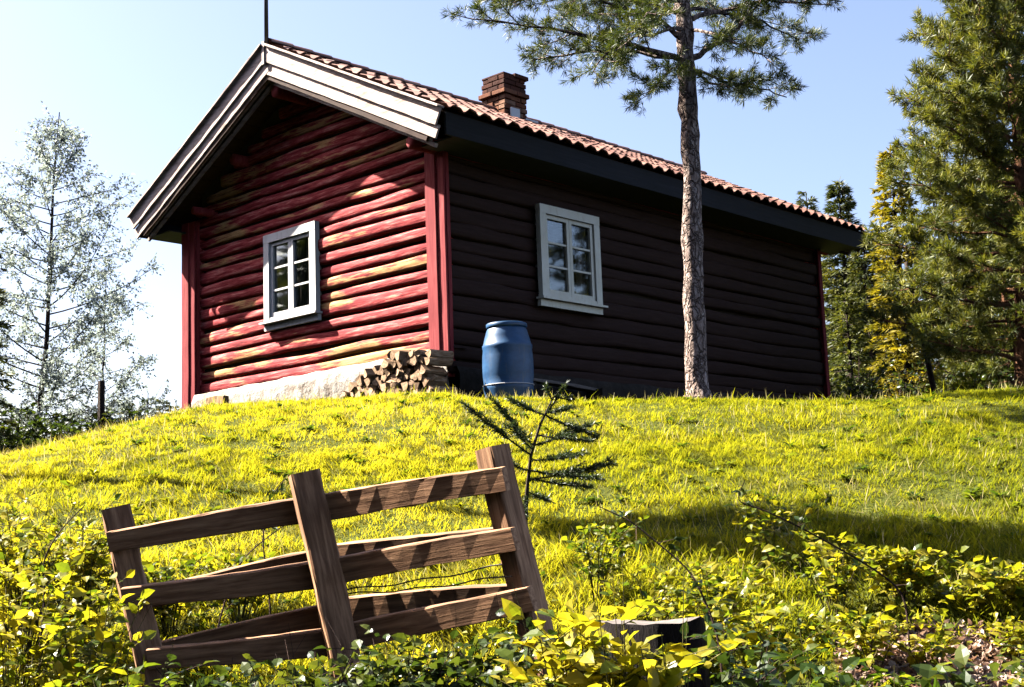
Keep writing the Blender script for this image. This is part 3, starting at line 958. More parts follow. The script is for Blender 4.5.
# ------------------------------------------------------------------ grass
def excl(P):
    x, y = P[:, 0], P[:, 1]
    return (x > -.03) & (x < L+.1) & (y > -.0) & (y < W)
def grass():
    acc = Acc()
    def sow(n, u0, u1, hmin, hmax, w, seedv=0, vmax=None, dens_pow=1.0):
        u = u0+(u1-u0)*rng.random(n)**dens_pow
        v = (rng.random(n)*2-1)*(.45*u+.6)
        P = CAM+u[:, None]*FH+v[:, None]*RH
        P[:, 2] = ground_z(u, v)-.012
        c_ = 512+FPX*v/u
        keep = ~excl(P) & (rng.random(n) > smooth(800, 860, c_)*(1-smooth(6.9, 7.1, u)))
        P = P[keep]; u = u[keep]; v = v[keep]; n = len(P)
        pn = vnoise(P[:, 0]*.7, P[:, 1]*.7, 11)*.5+vnoise(P[:, 0]*2.3, P[:, 1]*2.3, 12)*.3+vnoise(P[:, 0]*7, P[:, 1]*7, 13)*.2
        hn = vnoise(P[:, 0]*3.3, P[:, 1]*3.3, 14)
        h = (hmin+(hmax-hmin)*rng.random(n))*(.55+.9*hn)
        left = np.clip((-v+1)/5.5, -.12, .22)
        tint = np.clip(.50+(pn-.5)*.65+rng.normal(0, .17, n)+left, 0, 1)
        clump = vnoise(P[:, 0]*9, P[:, 1]*9, 15)*6.28
        az = clump+rng.normal(0, .9, n)
        lean = rng.uniform(.2, 1.15, n)
        D = np.stack([np.cos(az)*lean, np.sin(az)*lean, np.ones(n)], 1); D = unit(D)
        S = unit(np.stack([-np.sin(az+rng.normal(0, .6, n)), np.cos(az), np.zeros(n)], 1))
        ww = (w*(.6+.8*rng.random(n)))[:, None]
        hh = h[:, None]
        tipd = unit(D+np.stack([np.cos(az), np.sin(az), -.2*np.ones(n)], 1)*.55)
        m = P+D*hh*.55
        V = np.stack([P-S*ww/2, P+S*ww/2, m+S*ww*.42, m-S*ww*.42, m+tipd*hh*.5], 1)
        k = np.arange(n)[:, None]*5
        acc.add(V.reshape(-1, 3), [np.array([[0, 1, 2, 3]])+k, np.array([[3, 2, 4]])+k], np.repeat(tint, 5))
    sow(170000, 6.8, 11, .035, .085, .006)
    sow(190000, 10, 15, .035, .075, .007)
    sow(60000, 14, 21, .035, .075, .010)
    sow(22000, 6.5, 8.6, .08, .17, .007)
    sow(3500, 7, 19, .10, .17, .007)
    o = acc.build('grass', M_GRASS)
    tag(o, 'sunlit yellow green grass covering the slope below the cabin', 'grass', kind='stuff')
grass()

def lawn_weeds():
    acc = Acc(); n = 420
    u = rng.uniform(7.4, 15, n); v = (rng.random(n)*2-1)*.42*u
    k_ = 14
    P = CAM+u[:, None]*FH+v[:, None]*RH; P[:, 2] = ground_z(u, v)+.012
    m = ~excl(P); P = P[m]; n = len(P)
    az = rng.uniform(0, 6.28, (n, k_)); D = np.stack([np.cos(az), np.sin(az), rng.uniform(.2, 1.0, (n, k_))], -1).reshape(-1, 3)
    N = np.tile([0, 0, 1.0], (n*k_, 1))+rng.normal(0, .2, (n*k_, 3))
    sz = rng.uniform(.04, .10, n*k_)
    ovals(acc, np.repeat(P, k_, 0), D, N, sz, sz*.32, np.clip(np.repeat(rng.random(n)*.6, k_)+rng.normal(0, .08, n*k_), 0, 1), droop=.4)
    o = acc.build('lawn_weeds', M_SHRUB); tag(o, 'low leafy weeds scattered through the sunlit lawn', 'weeds', kind='stuff')
    acc = Acc(); n = 5200
    u = rng.uniform(7.4, 18, n); v = (rng.random(n)*2-1)*.42*u
    w_ = vnoise(u*.9, v*.9, 41)
    P = CAM+u[:, None]*FH+v[:, None]*RH; P[:, 2] = ground_z(u, v)-.01
    m = (~excl(P)) & (w_ > .42); P = P[m]; n = len(P)
    quads(acc, P, rng.normal(0, .35, (n, 3))+[0, 0, 1], rdir(n), rng.uniform(.08, .17, n), np.full(n, .005), np.clip(rng.normal(.75, .15, n), 0, 1))
    o = acc.build('dry_grass', M_STRAW); tag(o, 'pale dry grass stalks standing in the lawn', 'dry grass', kind='stuff')
lawn_weeds()

# ------------------------------------------------------------------ trees
def bezier(A, B, C, n):
    t = np.linspace(0, 1, n)[:, None]
    return (1-t)**2*A+2*t*(1-t)*B+t*t*C
def needle_tufts(acc, C, D, n=12, ln=.075, wd=.008, tint=None, spread=.75):
    """C centres, D directions: a tuft of n needles round every centre"""
    k = len(C)
    Cr = np.repeat(C, n, 0); Dr = unit(np.repeat(D, n, 0)+rng.normal(0, spread, (k*n, 3)))
    Cr = Cr-np.repeat(unit(D), n, 0)*(rng.random((k*n, 1))*ln*.6)
    t = np.repeat(rng.random(k) if tint is None else tint, n)
    t = np.clip(t+rng.normal(0, .12, k*n), 0, 1)
    quads(acc, Cr, Dr, rdir(k*n), ln*(.7+.5*rng.random(k*n)), np.full(k*n, wd), t)
def pine(name, base, trunk, radii, branches, mats, label, group=None, tuft=12, ln=.075, wd=.008, sub=7, cat='pine tree', tw=.85, sublen=.38, shoots=9, uplift=.15):
    """trunk: points; branches: list of (A, mid, end, radius)"""
    root = empty(name, base, label, cat, group)
    ta = Acc(); 
    tr = np.array(trunk)
    t = np.linspace(0, 1, len(tr)); tt = np.linspace(0, 1, 46)
    P = np.stack([np.interp(tt, t, tr[:, i]) for i in range(3)], 1); r_ = np.interp(tt, t, radii)
    P[1:-1, :2] += rng.normal(0, .006, (44, 2))
    bl = np.zeros(46); bl[rng.integers(4, 42, 6)] = .16; bl = bl+.5*np.roll(bl, 1)
    tube(ta, P, r_*(1+bl+rng.normal(0, .04, 46)), 18, rough=.045)
    o = ta.build('trunk', mats[0], None, True); place(o, root)
    ba = Acc(); C = []; D = []
    for (A, M, B, rb) in branches:
        Q = bezier(np.array(A), np.array(M), np.array(B), 12)
        Q[1:] += rng.normal(0, .015, (11, 3))
        tube(ba, Q, np.linspace(rb, .006, 12), 6)
        Lb = np.linalg.norm(np.array(B)-np.array(A))
        ns = int(sub*max(1, Lb))
        for s in range(ns):
            f = .22+.78*(s+.5)/ns; i = min(int(f*11), 10); p = Q[i]+(Q[i+1]-Q[i])*(f*11-i)
            dirb = unit(Q[i+1]-Q[i])
            side = unit(np.cross(dirb, [0, 0, 1]))*(1 if s % 2 else -1)
            d = unit(dirb*.7+side*tw*rng.uniform(.5, 1.2)+np.array([0, 0, uplift])+rng.normal(0, .25, 3))
            sl = sublen*Lb**.5*(1.15-.6*f)*rng.uniform(.6, 1.2)
            e = p+d*sl; mid = p+d*sl*.5+np.array([0, 0, -.03])
            q = bezier(p, mid, e, 5); tube(ba, q, np.linspace(max(.004, rb*.25), .003, 5), 4, cap=False)
            for w_ in range(shoots):
                g = .3+.7*rng.random(); j = q[min(4, int(g*4))]
                dd = unit(d*.8+rng.normal(0, .55, 3)+np.array([0, 0, .15])); l2 = rng.uniform(.04, .16)*sublen/.38
                C.append(j+dd*l2); D.append(dd)
                if w_ % 3 == 0: tube(ba, [j, j+dd*l2], [.003, .002], 3, cap=False)
            C.append(e); D.append(d)
    o = ba.build('branches', mats[0]); place(o, root)
    na = Acc(); needle_tufts(na, np.array(C), np.array(D), tuft, ln, wd)
    o = na.build('crown', mats[1]); place(o, root)
    return root

def centre_pine():
    u = 13.0
    base = at(698, 404, u); base[2] = gz(base)-.05
    pts = [base, at(697.5, 390, u), at(694, 300, u), at(692, 200, u), at(689, 120, u), at(686, 60, u), at(683, 0, u), at(678, -120, u), at(684, -260, u), at(690, -420, u)]
    pts[0][:2] = pts[1][:2]
    rad = [.175, .118, .100, .092, .086, .092, .072, .055, .035, .01]
    tr = np.array(pts); t = np.linspace(0, 1, len(pts))
    # resample by height so that the radii fall where they should
    br = []
    def pb(x0, y0, xm, ym, x1, y1, du, r_):
        A = at(x0, y0, u); M = at(xm, ym, u+du*.5); B = at(x1, y1, u+du)
        br.append((A, M, B, r_))
    pb(687, 62, 620, 40, 478, 18, -.5, .035)
    pb(687, 60, 600, 45, 530, 60, .9, .025)
    pb(687, 40, 640, 5, 560, -10, -.3, .03)
    pb(692, 58, 735, 40, 768, -10, .2, .038)
    pb(690, 20, 740, -5, 822, 5, .3, .03)
    pb(692, 70, 730, 85, 786, 96, .5, .018)
    pb(692, 72, 715, 90, 745, 82, -.5, .014)
    pb(690, 62, 660, 75, 650, 95, -.9, .016)
    pb(688, 30, 720, 30, 770, 62, -.9, .022)
    pb(685, 15, 600, -20, 500, 5, .6, .028)
    pb(686, 30, 640, 25, 590, 72, -1.2, .022)
    pb(688, 10, 750, 10, 800, 40, 1.0, .022)
    pb(686, 5, 660, -10, 640, 30, -1.4, .02)
    pb(686, 8, 600, 20, 575, 10, 1.2, .02)
    pb(686, 0, 720, -20, 700, 12, 1.5, .02)
    for k in range(34):
        y0 = -rng.uniform(20, 400); az = rng.uniform(0, 6.28)
        A = at(682, y0, u); Lb = rng.uniform(1.1, 1.9)*(1-(-y0)/620)
        d = np.array([math.cos(az), math.sin(az), .12])
        br.append((A, A+d*Lb*.5+np.array([0, 0, .05]), A+d*Lb+np.array([0, 0, rng.uniform(-.1, .25)]), .03))
    pine('pine_tree', (base[0], base[1], base[2]), tr, rad, br, (M_PLATE, M_PINE), 'tall bare-trunked pine standing in front of the cabin side wall', tuft=22, ln=.085, wd=.0065, sub=8.5, sublen=.36, shoots=12)
centre_pine()

def spruce(base, H, Rb, mat, label, group='spruce trees around the cabin', z0=.4, dens=1.0, name='spruce_tree', droop=.25, up=.25, bark=M_DBARK, cat='spruce tree', ln=.22, wd=.035, lean=(0, 0), powr=.8, quad_n=9):
    base = np.array(base, float); root = empty(name, base, label, cat, group)
    top = base+np.array([lean[0], lean[1], H])
    ta = Acc(); tt = np.linspace(0, 1, 14)[:, None]
    tube(ta, base*(1-tt)+top*tt, np.linspace(.022*H**.9, .008, 14), 8, rough=.04)
    o = ta.build('trunk', bark, None, True); place(o, root)
    ba = Acc(); na = Acc()
    z = z0; P = []; D = []; 
    step = .26*(H/7)**.4/dens
    while z < H-.15:
        nb = rng.integers(5, 8)
        f = z/H
        a0 = rng.random()*6.28
        for b in range(nb):
            az = a0+b*6.283/nb+rng.normal(0, .22)
            Lb = Rb*(1-f)**powr*rng.uniform(.68, 1.15)+.08
            d = np.array([math.cos(az), math.sin(az), 0.0])
            zz = z+rng.normal(0, step*.3)
            A = base*(1-zz/H)+top*(zz/H)
            sl = (f-.5)*.9   # upper branches rise, lower ones hang
            M = A+d*Lb*.55+np.array([0, 0, Lb*(sl*.5-.02)])
            B = A+d*Lb+np.array([0, 0, Lb*(sl*.6-droop+up*.6)])
            n = max(3, int(Lb/.11)); Q = bezier(A, M, B, n+1)
            tube(ba, Q, np.linspace(.012+.006*Lb, .003, n+1), 4, cap=False)
            dirs = unit(np.gradient(Q, axis=0))
            sd = unit(np.cross(dirs, [0, 0, 1]))
            ff = np.linspace(0, 1, n+1)
            k = int(quad_n*1.9)
            idx = np.repeat(np.arange(1, n+1), k)
            m = len(idx)
            w_ = (.32+.7*np.sin(np.clip(ff[idx], 0, 1)*2.6)).clip(.25, 1)
            sg = rng.choice([-1, 1], m)[:, None]
            dd = unit(dirs[idx]*rng.uniform(.5, 1.2, (m, 1))+sd[idx]*sg*rng.uniform(.2, 1., (m, 1))+np.array([0, 0, 1])*rng.normal(-.12, .3, (m, 1)))
            off = rng.random((m, 1))*.8
            P.append(Q[idx]+sd[idx]*sg*off*w_[:, None]*Lb*.16+np.array([0, 0, -1])*off*.04)
            D.append(np.concatenate([dd, (w_*ln*rng.uniform(.6, 1.2, m))[:, None], np.full((m, 1), rng.random()*.5+.1)], 1))
        z += step*rng.uniform(.8, 1.2)
    # leader
    m = 10; P.append(np.repeat(top[None], m, 0)-np.outer(rng.random(m)*.4, [0, 0, 1])); D.append(np.concatenate([unit(rng.normal(0, .35, (m, 3))+[0, 0, 1]), np.full((m, 1), ln*.7), np.full((m, 1), .5)], 1))
    P = np.concatenate(P); D = np.concatenate(D)
    o = ba.build('branches', bark); place(o, root)
    quads(na, P, D[:, :3], rdir(len(P), .6), D[:, 3]*.72, wd*.55*rng.uniform(.7, 1.3, len(P)), np.clip(D[:, 4]+rng.normal(.1, .18, len(P)), 0, 1))
    o = na.build('crown', mat); place(o, root)
    return root
def tree_at(x, ytop, u, zb=None):
    """base on the ground and height so that the top shows at x, ytop"""
    T = at(x, ytop, u); zb = gz(T) if zb is None else zb
    return (T[0], T[1], zb-.1), T[2]-zb+.1
def px2m(p, u): return p*u/FPX

b, H = tree_at(838, 180, 30); spruce(b, H, px2m(50, 30), M_SPRUCE, 'dark spruce rising just behind the far end of the cabin roof', dens=1.9, ln=.34, wd=.05)
b, H = tree_at(806, 195, 36); spruce(b, H, px2m(60, 36), M_SPRUCE, 'small spruce tip peeping over the roof tiles', dens=.9, ln=.36, wd=.05)
b, H = tree_at(890, 148, 26); spruce(b, H, px2m(40, 26), M_SPRUCEY, 'slim golden yellow spruce beside a leaning bare trunk', dens=1.8, ln=.27, wd=.05, powr=.6, quad_n=11)
b, H = tree_at(862, 225, 29); spruce(b, H, px2m(40, 29), M_SPRUCE, 'shaded dark green spruce between the cabin and the golden spruce', dens=1.7, ln=.3, wd=.05)
b, H = tree_at(850, 262, 38); spruce(b, H, px2m(60, 38), M_SPRUCE, 'low dark spruce farthest back between cabin and golden spruce', dens=1.5, ln=.4, wd=.06)
b, H = tree_at(882, 235, 36); spruce(b, H, px2m(50, 36), M_SPRUCE, 'dark spruce showing directly behind the golden spruce', dens=1.5, ln=.4, wd=.06)
b, H = tree_at(935, 190, 31); spruce(b, H, px2m(70, 31), M_SPRUCE, 'broad dark spruce behind the leaning trunk', dens=1.15, ln=.36, wd=.055)
b, H = tree_at(1075, 60, 27); spruce(b, H, px2m(110, 27), M_SPRUCE, 'tall dark spruce at the right edge of the wood', dens=1.1, ln=.38, wd=.055)
b, H = tree_at(985, 120, 33); spruce(b, H, px2m(80, 33), M_SPRUCE, 'dark spruce deep in the wood behind the large pine', dens=1.0, ln=.4, wd=.06)
b, H = tree_at(845, 290, 24); spruce(b, H, px2m(34, 24), M_PINER, 'small olive green spruce touching the cabin corner', dens=1.3, ln=.22, wd=.04)
# large pine at the right edge
def right_pine(x, u, ytop, R0, label, nbr, seed, ybot=392, cw=1.0, dens=6.5, trunk_r=.14):
    base = at(x+8, ybot, u); base[2] = gz(base)-.1
    T = at(x, ytop, u); H = T[2]-base[2]
    tr = [base, base*.66+T*.34+np.array([.08, -.05, 0]), base*.33+T*.67+np.array([-.05, .05, 0]), T]
    br = []
    tr_ = np.array(tr)
    for k in range(nbr):
        f = .10+.88*(k+rng.random())/nbr
        A = np.array([np.interp(f, [0, .34, .67, 1], tr_[:, i]) for i in range(3)])
        az = k*2.399+rng.normal(0, .4)
        prof = (1-f)**.7*(.75+.5*min(1, f*3))*rng.uniform(.65, 1.15)
        Lb = R0*max(prof, .12)
        d = np.array([math.cos(az), math.sin(az), 0])
        rise = (.05+.75*f)*Lb
        br.append((A, A+d*Lb*.55+np.array([0, 0, rise*.2]), A+d*Lb+np.array([0, 0, rise*.75]), .012+.012*Lb))
    pine('pine_tree', base, tr, [trunk_r, trunk_r*.8, trunk_r*.5, .015], br, (M_RBARK, M_PINER), label, tuft=20, ln=.13, wd=.012, sub=dens, sublen=.5*cw, shoots=13, uplift=.3)
right_pine(1012, 19, -170, 2.05, 'large bushy pine with reddish trunk at the right edge', 135, 1)
right_pine(1000, 23.5, 170, 1.3, 'younger olive green pine leaning out left of the large pine', 70, 2, cw=.9, trunk_r=.09)
# leaning bare trunk
def leaning_trunk():
    A = at(936, 392, 20.5); B = at(906, 262, 20.5); root = A.copy(); root[2] -= .2
    a = Acc(); t = np.linspace(0, 1, 12)[:, None]
    tube(a, root*(1-t)+B*t, np.linspace(.05, .028, 12), 8, rough=.03)
    o = a.build('bare_tree_trunk', M_DBARK, None, True); recentre(o, root)
    tag(o, 'thin bare trunk leaning left in front of the golden spruce', 'bare trunk')
leaning_trunk()

def broadleaf(base, H, crown, n_br, mats, label, cat, name, leaf=(.05, .035), leaves=10, trunk_r=.06, sparse=1.0, group=None, z0=.25, lean=(0, 0), twigs=7, hang=-.1):
    base = np.array(base, float); root = empty(name, base, label, cat, group)
    top = base+np.array([lean[0], lean[1], H])
    ta = Acc(); tt = np.linspace(0, 1, 20)[:, None]
    Pt = base*(1-tt)+top*tt; Pt[1:, :2] += np.cumsum(rng.normal(0, .012, (19, 2)), 0)
    tube(ta, Pt, np.linspace(trunk_r, .01, 20), 9, rough=.04)
    C = []; D = []
    for k in range(n_br):
        f = z0+(1-z0)*(k+rng.random())/n_br*.97
        i = min(int(f*19), 18); A = Pt[i]+(Pt[i+1]-Pt[i])*(f*19-i)
        az = k*2.399+rng.normal(0, .5)
        Lb = crown*(math.sin(min(1, (f-z0)/(1-z0)*.9+.18)*math.pi)**.7)*rng.uniform(.6, 1.2)+.1
        d = np.array([math.cos(az), math.sin(az), 0.0])
        B = A+d*Lb+np.array([0, 0, Lb*rng.uniform(.2, .75)]); M = A+d*Lb*.55+np.array([0, 0, Lb*.15])
        Q = bezier(A, M, B, 9); tube(ta, Q, np.linspace(trunk_r*.32*(1-f*.5), .004, 9), 5, cap=False)
        for s in range(int(twigs*(1+Lb))):
            g = rng.uniform(.25, 1); i = min(int(g*8), 7); p = Q[i]+(Q[i+1]-Q[i])*(g*8-i)
            dd = unit(unit(Q[i+1]-Q[i])*.7+rng.normal(0, .6, 3)); tl = rng.uniform(.2, .5)*(crown/1.5)**.6
            e = p+dd*tl+np.array([0, 0, hang*tl]); q = bezier(p, p+dd*tl*.5, e, 5)
            tube(ta, q, [.004, .0035, .003, .0025, .002], 3, cap=False)
            for w_ in range(leaves):
                h_ = rng.uniform(.1, 1); j = min(int(h_*4), 3); pp = q[j]+(q[j+1]-q[j])*(h_*4-j)
                C.append(pp+rng.normal(0, .03, 3)); D.append(rng.normal(0, .7, 3)+np.array([0, 0, -.3]))
    o = ta.build('trunk', mats[0]); place(o, root)
    C = np.array(C); D = np.array(D); n = len(C)
    la = Acc(); ovals(la, C, D, rdir(n, .6), leaf[0]*rng.uniform(.6, 1.2, n), leaf[1]*rng.uniform(.6, 1.2, n), np.clip(rng.normal(.5, .28, n), 0, 1))
    o = la.build('crown', mats[1]); place(o, root)
    return root
b, H = tree_at(58, 112, 24, -1.6)
b2 = at(38, 430, 24); 
broadleaf((b2[0], b2[1], -1.7), H, 1.75, 70, (M_DBARK, M_BIRCH), 'slender pale-leaved birch left of the cabin', 'birch tree', 'birch_tree', leaf=(.065, .042), leaves=14, trunk_r=.07, z0=.16, lean=tuple((b-np.array([b2[0], b2[1], 0]))[:2]) if False else (b[0]-b2[0], b[1]-b2[1]), twigs=9, hang=-.25)
b, H = tree_at(105, 270, 26, -1.9); broadleaf(b, H, 1.15, 34, (M_DBARK, M_BIRCH), 'small pale birch between the tall birch and the cabin', 'birch tree', 'birch_tree', leaf=(.065, .042), leaves=14, trunk_r=.04, z0=.2, twigs=7, hang=-.2)
b, H = tree_at(-22, 120, 21, -1.7); spruce(b, H, px2m(46, 21), M_SPRUCE, 'dark spruce cut off by the left edge', dens=1.2, ln=.26, wd=.045)
# spruce row on the skyline at the left
for i, (x, y, u_, w_, lab) in enumerate([(110, 402, 34, 14, 'smallest spruce tip on the left skyline, right of the thin post'), (127, 398, 33, 13, 'little spruce on the left skyline behind the grass crest'),
                                         (148, 393, 31, 14, 'pointed young spruce on the left skyline near the cabin'), (163, 394, 38, 12, 'thin spruce tip closest to the left cabin corner'),
                                         (88, 400, 30, 22, 'bushy young spruce just left of the thin post'), (62, 408, 28, 24, 'low dark spruce under the tall birch'),
                                         (22, 400, 27, 28, 'dark young spruce left of the birch trunk'), (-6, 385, 26, 30, 'dense young spruce low at the left edge'), (176, 400, 36, 12, 'half hidden spruce tip touching the cabin corner board')]):
    b, H = tree_at(x, y, u_, -3.4); spruce(b, H, px2m(w_*2.0, u_), M_SPRUCE if i % 2 else M_SAPL, lab, dens=1.4, ln=.22, wd=.04, quad_n=7)
# low bushes on the left skyline
def shrub(base, H, Rr, nst, mats, label, name='leafy_shrub', cat='shrub', leaf=(.06, .035), lpt=16, group=None, tintm=.5, droop=.25, twig=5, stem_r=.006, tsd=.22, lean=(0, 0, 0)):
    base = np.array(base, float); root = empty(name, base, label, cat, group)
    sa = Acc(); C = []; D = []; T = []
    for s in range(nst):
        az = rng.uniform(0, 6.28); rad = Rr*rng.uniform(.2, 1)
        d = np.array([math.cos(az)*rad, math.sin(az)*rad, 0])
        h = H*rng.uniform(.6, 1.05)
        A = base+d*.15; B = base+d+np.array([0, 0, h])+np.array(lean)*h; M = base+d*.3+np.array([0, 0, h*.65])
        Q = bezier(A, M, B, 10); tube(sa, Q, np.linspace(stem_r, stem_r*.35, 10), 5, cap=False)
        tt_ = rng.normal(0, .08)
        for k in range(twig):
            g = rng.uniform(.3, .98); i = min(int(g*9), 8); p = Q[i]+(Q[i+1]-Q[i])*(g*9-i)
            az2 = rng.uniform(0, 6.28); tl = rng.uniform(.08, .22)*(H/.7)**.5
            dd = unit(np.array([math.cos(az2), math.sin(az2), rng.uniform(.1, .8)]))
            q = bezier(p, p+dd*tl*.5+np.array([0, 0, .01]), p+dd*tl, 4); tube(sa, q, np.linspace(stem_r*.45, stem_r*.25, 4), 3, cap=False)
            m = max(2, lpt//twig)
            for w_ in range(m):
                h_ = (w_+.6)/m; j = min(int(h_*3), 2); pp = q[j]+(q[j+1]-q[j])*(h_*3-j)
                sd = np.cross(dd, [0, 0, 1])*(1 if w_ % 2 else -1)
                C.append(pp); D.append(dd*.5+sd*.9+rng.normal(0, .25, 3)); T.append(tt_)
            C.append(q[-1]); D.append(dd); T.append(tt_)
        for w_ in range(lpt//2):
            g = rng.uniform(.25, 1); i = min(int(g*9), 8); pp = Q[i]+(Q[i+1]-Q[i])*(g*9-i)
            C.append(pp); D.append(rng.normal(0, .7, 3)+np.array([0, 0, .2])); T.append(tt_)
    for s in range(max(1, nst//5)):
        d = rng.normal(0, Rr*.5, 3); d[2] = H*rng.uniform(.9, 1.25)
        Q = bezier(base+d*.1, base+np.array([d[0]*.3, d[1]*.3, d[2]*.6]), base+d, 7); tube(sa, Q, np.linspace(stem_r*.8, stem_r*.25, 7), 4, cap=False)
    o = sa.build('stems', mats[0]); place(o, root)
    C = np.array(C); n = len(C); la = Acc()
    sz = rng.uniform(.35, 1.25, n)
    ovals(la, C, np.array(D), rdir(n, 1.6), leaf[0]*sz, leaf[1]*sz, np.clip(tintm+np.array(T)+rng.normal(0, tsd, n), 0, 1), droop)
    o = la.build('foliage', mats[1]); place(o, root)
    return root
for i, (x, ytop, u_, rr_, lab) in enumerate([(15, 415, 22, 1.1, 'dark leafy bush at the left end of the grass crest'), (52, 425, 22, 1.0, 'dark leafy bush under the birch trunk'), (85, 418, 23, .8, 'dark leafy bush left of the thin post'), (125, 408, 24, .7, 'dark leafy bush right of the thin post')]):
    T = at(x, ytop, u_); zb = gz(T); shrub((T[0], T[1], zb), T[2]-zb+.05, rr_, 34, (M_BSTEM, M_SHRUBD), lab, leaf=(.11, .07), lpt=26, stem_r=.012, group='bushes on the left skyline', name='leafy_bush', cat='bush')
for i, (x, ytop, u_, rr_, m_s, lab) in enumerate([(964, 372, 19, .35, M_SHRUB, 'small light green sprout on the lawn edge before the wood'), (1008, 362, 23, 1.3, M_SHRUBD, 'dark bush at the foot of the large pine'), (900, 372, 24, 1.1, M_SHRUBD, 'dark bush under the golden spruce'), (856, 372, 23, .7, M_SHRUBD, 'dark bush beside the far cabin corner')]):
    T = at(x, ytop, u_); zb = gz(T); shrub((T[0], T[1], zb), T[2]-zb+.05, rr_, 9 if i == 0 else 30, (M_BSTEM, m_s), lab, leaf=(.10, .06), lpt=18, stem_r=.01, name='leafy_bush', cat='bush')
# thin post left
A = at(101.5, 381, 22); B = at(102, 436, 22); zb = gz(A)
prop('wooden_post', (A[0], A[1], zb-.3), A, .09, .09, M_DBARK, 'thin dark post standing behind the grass crest below the birch', 'post', up=(1, 0, 0), seg=8)

# off-frame tree whose crown shades the lower lawn
def shade_tree():
    tg = uv(8.15, 2.9); tg[2] = ground_z(8.15, 2.9)
    c = tg+SUN*14.2
    base = np.array([c[0], c[1], 0.]); base[2] = gz(base)-.2
    root = empty('pine_tree', base, 'tall pine beyond the left edge shading the lower lawn', 'pine tree')
    H = c[2]-base[2]
    ta = Acc(); tt = np.linspace(0, 1, 16)[:, None]
    tube(ta, base*(1-tt)+(c+[0, 0, 2.4])*tt, np.linspace(.07, .02, 16), 8, rough=.03)
    o = ta.build('trunk', M_PBARK, None, True); place(o, root)
    n = 15000; C = rng.normal(0, 1, (n, 3)); C = unit(C)*rng.random((n, 1))**.4
    m = vnoise(C[:, 0]*3+9, C[:, 2]*3+9, 31)+.4*vnoise(C[:, 1]*5+9, C[:, 0]*5+9, 32)
    C = C[m > .66]; n = len(C)
    C = c+C[:, :1]*RH*1.4+C[:, 1:2]*FH*.36+C[:, 2:3]*np.array([0, 0, 2.3])
    na = Acc(); quads(na, C, rdir(n, .5), rdir(n), np.full(n, .22), np.full(n, .07), rng.random(n))
    o = na.build('crown', M_PINE); place(o, root)
shade_tree()
def added_forest():
    # added unseen wood behind and left of the camera, cuts sky light
    acc = Acc(); k = 0
    spots = []
    for a_ in np.linspace(176, 264, 22):
        for rr_ in (13.5, 18):
            d = rr_+rng.uniform(-1.5, 1.5); t = math.radians(a_+rng.uniform(-2, 2))
            u_, v_ = 3+math.cos(t)*d, math.sin(t)*d
            if u_ > 1 and v_ < 0: continue
            if v_ < 0: u_ -= 2
            spots.append((u_, v_))
    for rr_ in (23, 28):
        for u_ in np.arange(-8, 9.5, 3.2): spots.append((u_+rng.uniform(-1, 1), -rr_))
    for u_ in np.arange(11, 46, 2.6):
        for rr_ in (23.5, 27.5): spots.append((u_+rng.uniform(-1, 1), -rr_-max(0, u_-34)*.35+rng.uniform(-1, 1)))
    for (u_, v_) in spots:
        b = uv(u_, v_); b[2] = -4.2; H = rng.uniform(14, 17) if u_ > 9.5 else rng.uniform(17, 24) if u_ > 3 else rng.uniform(25, 32); Rb = rng.uniform(2.2, 3.0)
        n = 14; th = np.arange(n)*2*math.pi/n
        V = []
        for f in (0.04, .5, 1):
            r_ = Rb*(1-f)*.8+.02
            V += [(b[0]+math.cos(t)*r_, b[1]+math.sin(t)*r_, b[2]+H*f) for t in th]
        i = np.arange(2)[:, None]; j = np.arange(n)[None]
        acc.add(V, np.stack([i*n+j, i*n+(j+1) % n, (i+1)*n+(j+1) % n, (i+1)*n+j], -1).reshape(-1, 4), .1)
        m = 500; f = rng.random(m)**1.3*.97+.02; t = rng.random(m)*6.283; r_ = Rb*(1-f)*rng.uniform(.75, 1.05, m)
        P = np.stack([b[0]+np.cos(t)*r_, b[1]+np.sin(t)*r_, b[2]+H*f], 1)
        D = np.stack([np.cos(t), np.sin(t), rng.normal(-.2, .3, m)], 1)
        quads(acc, P, D, rdir(m, 1), rng.uniform(.6, 1.2, m), np.full(m, .35), rng.random(m)*.6)
    o = acc.build('added_forest', M_SPRUCE); tag(o, 'dense dark spruce wood added out of view to block sky light', 'added_forest', kind='stuff')
added_forest()

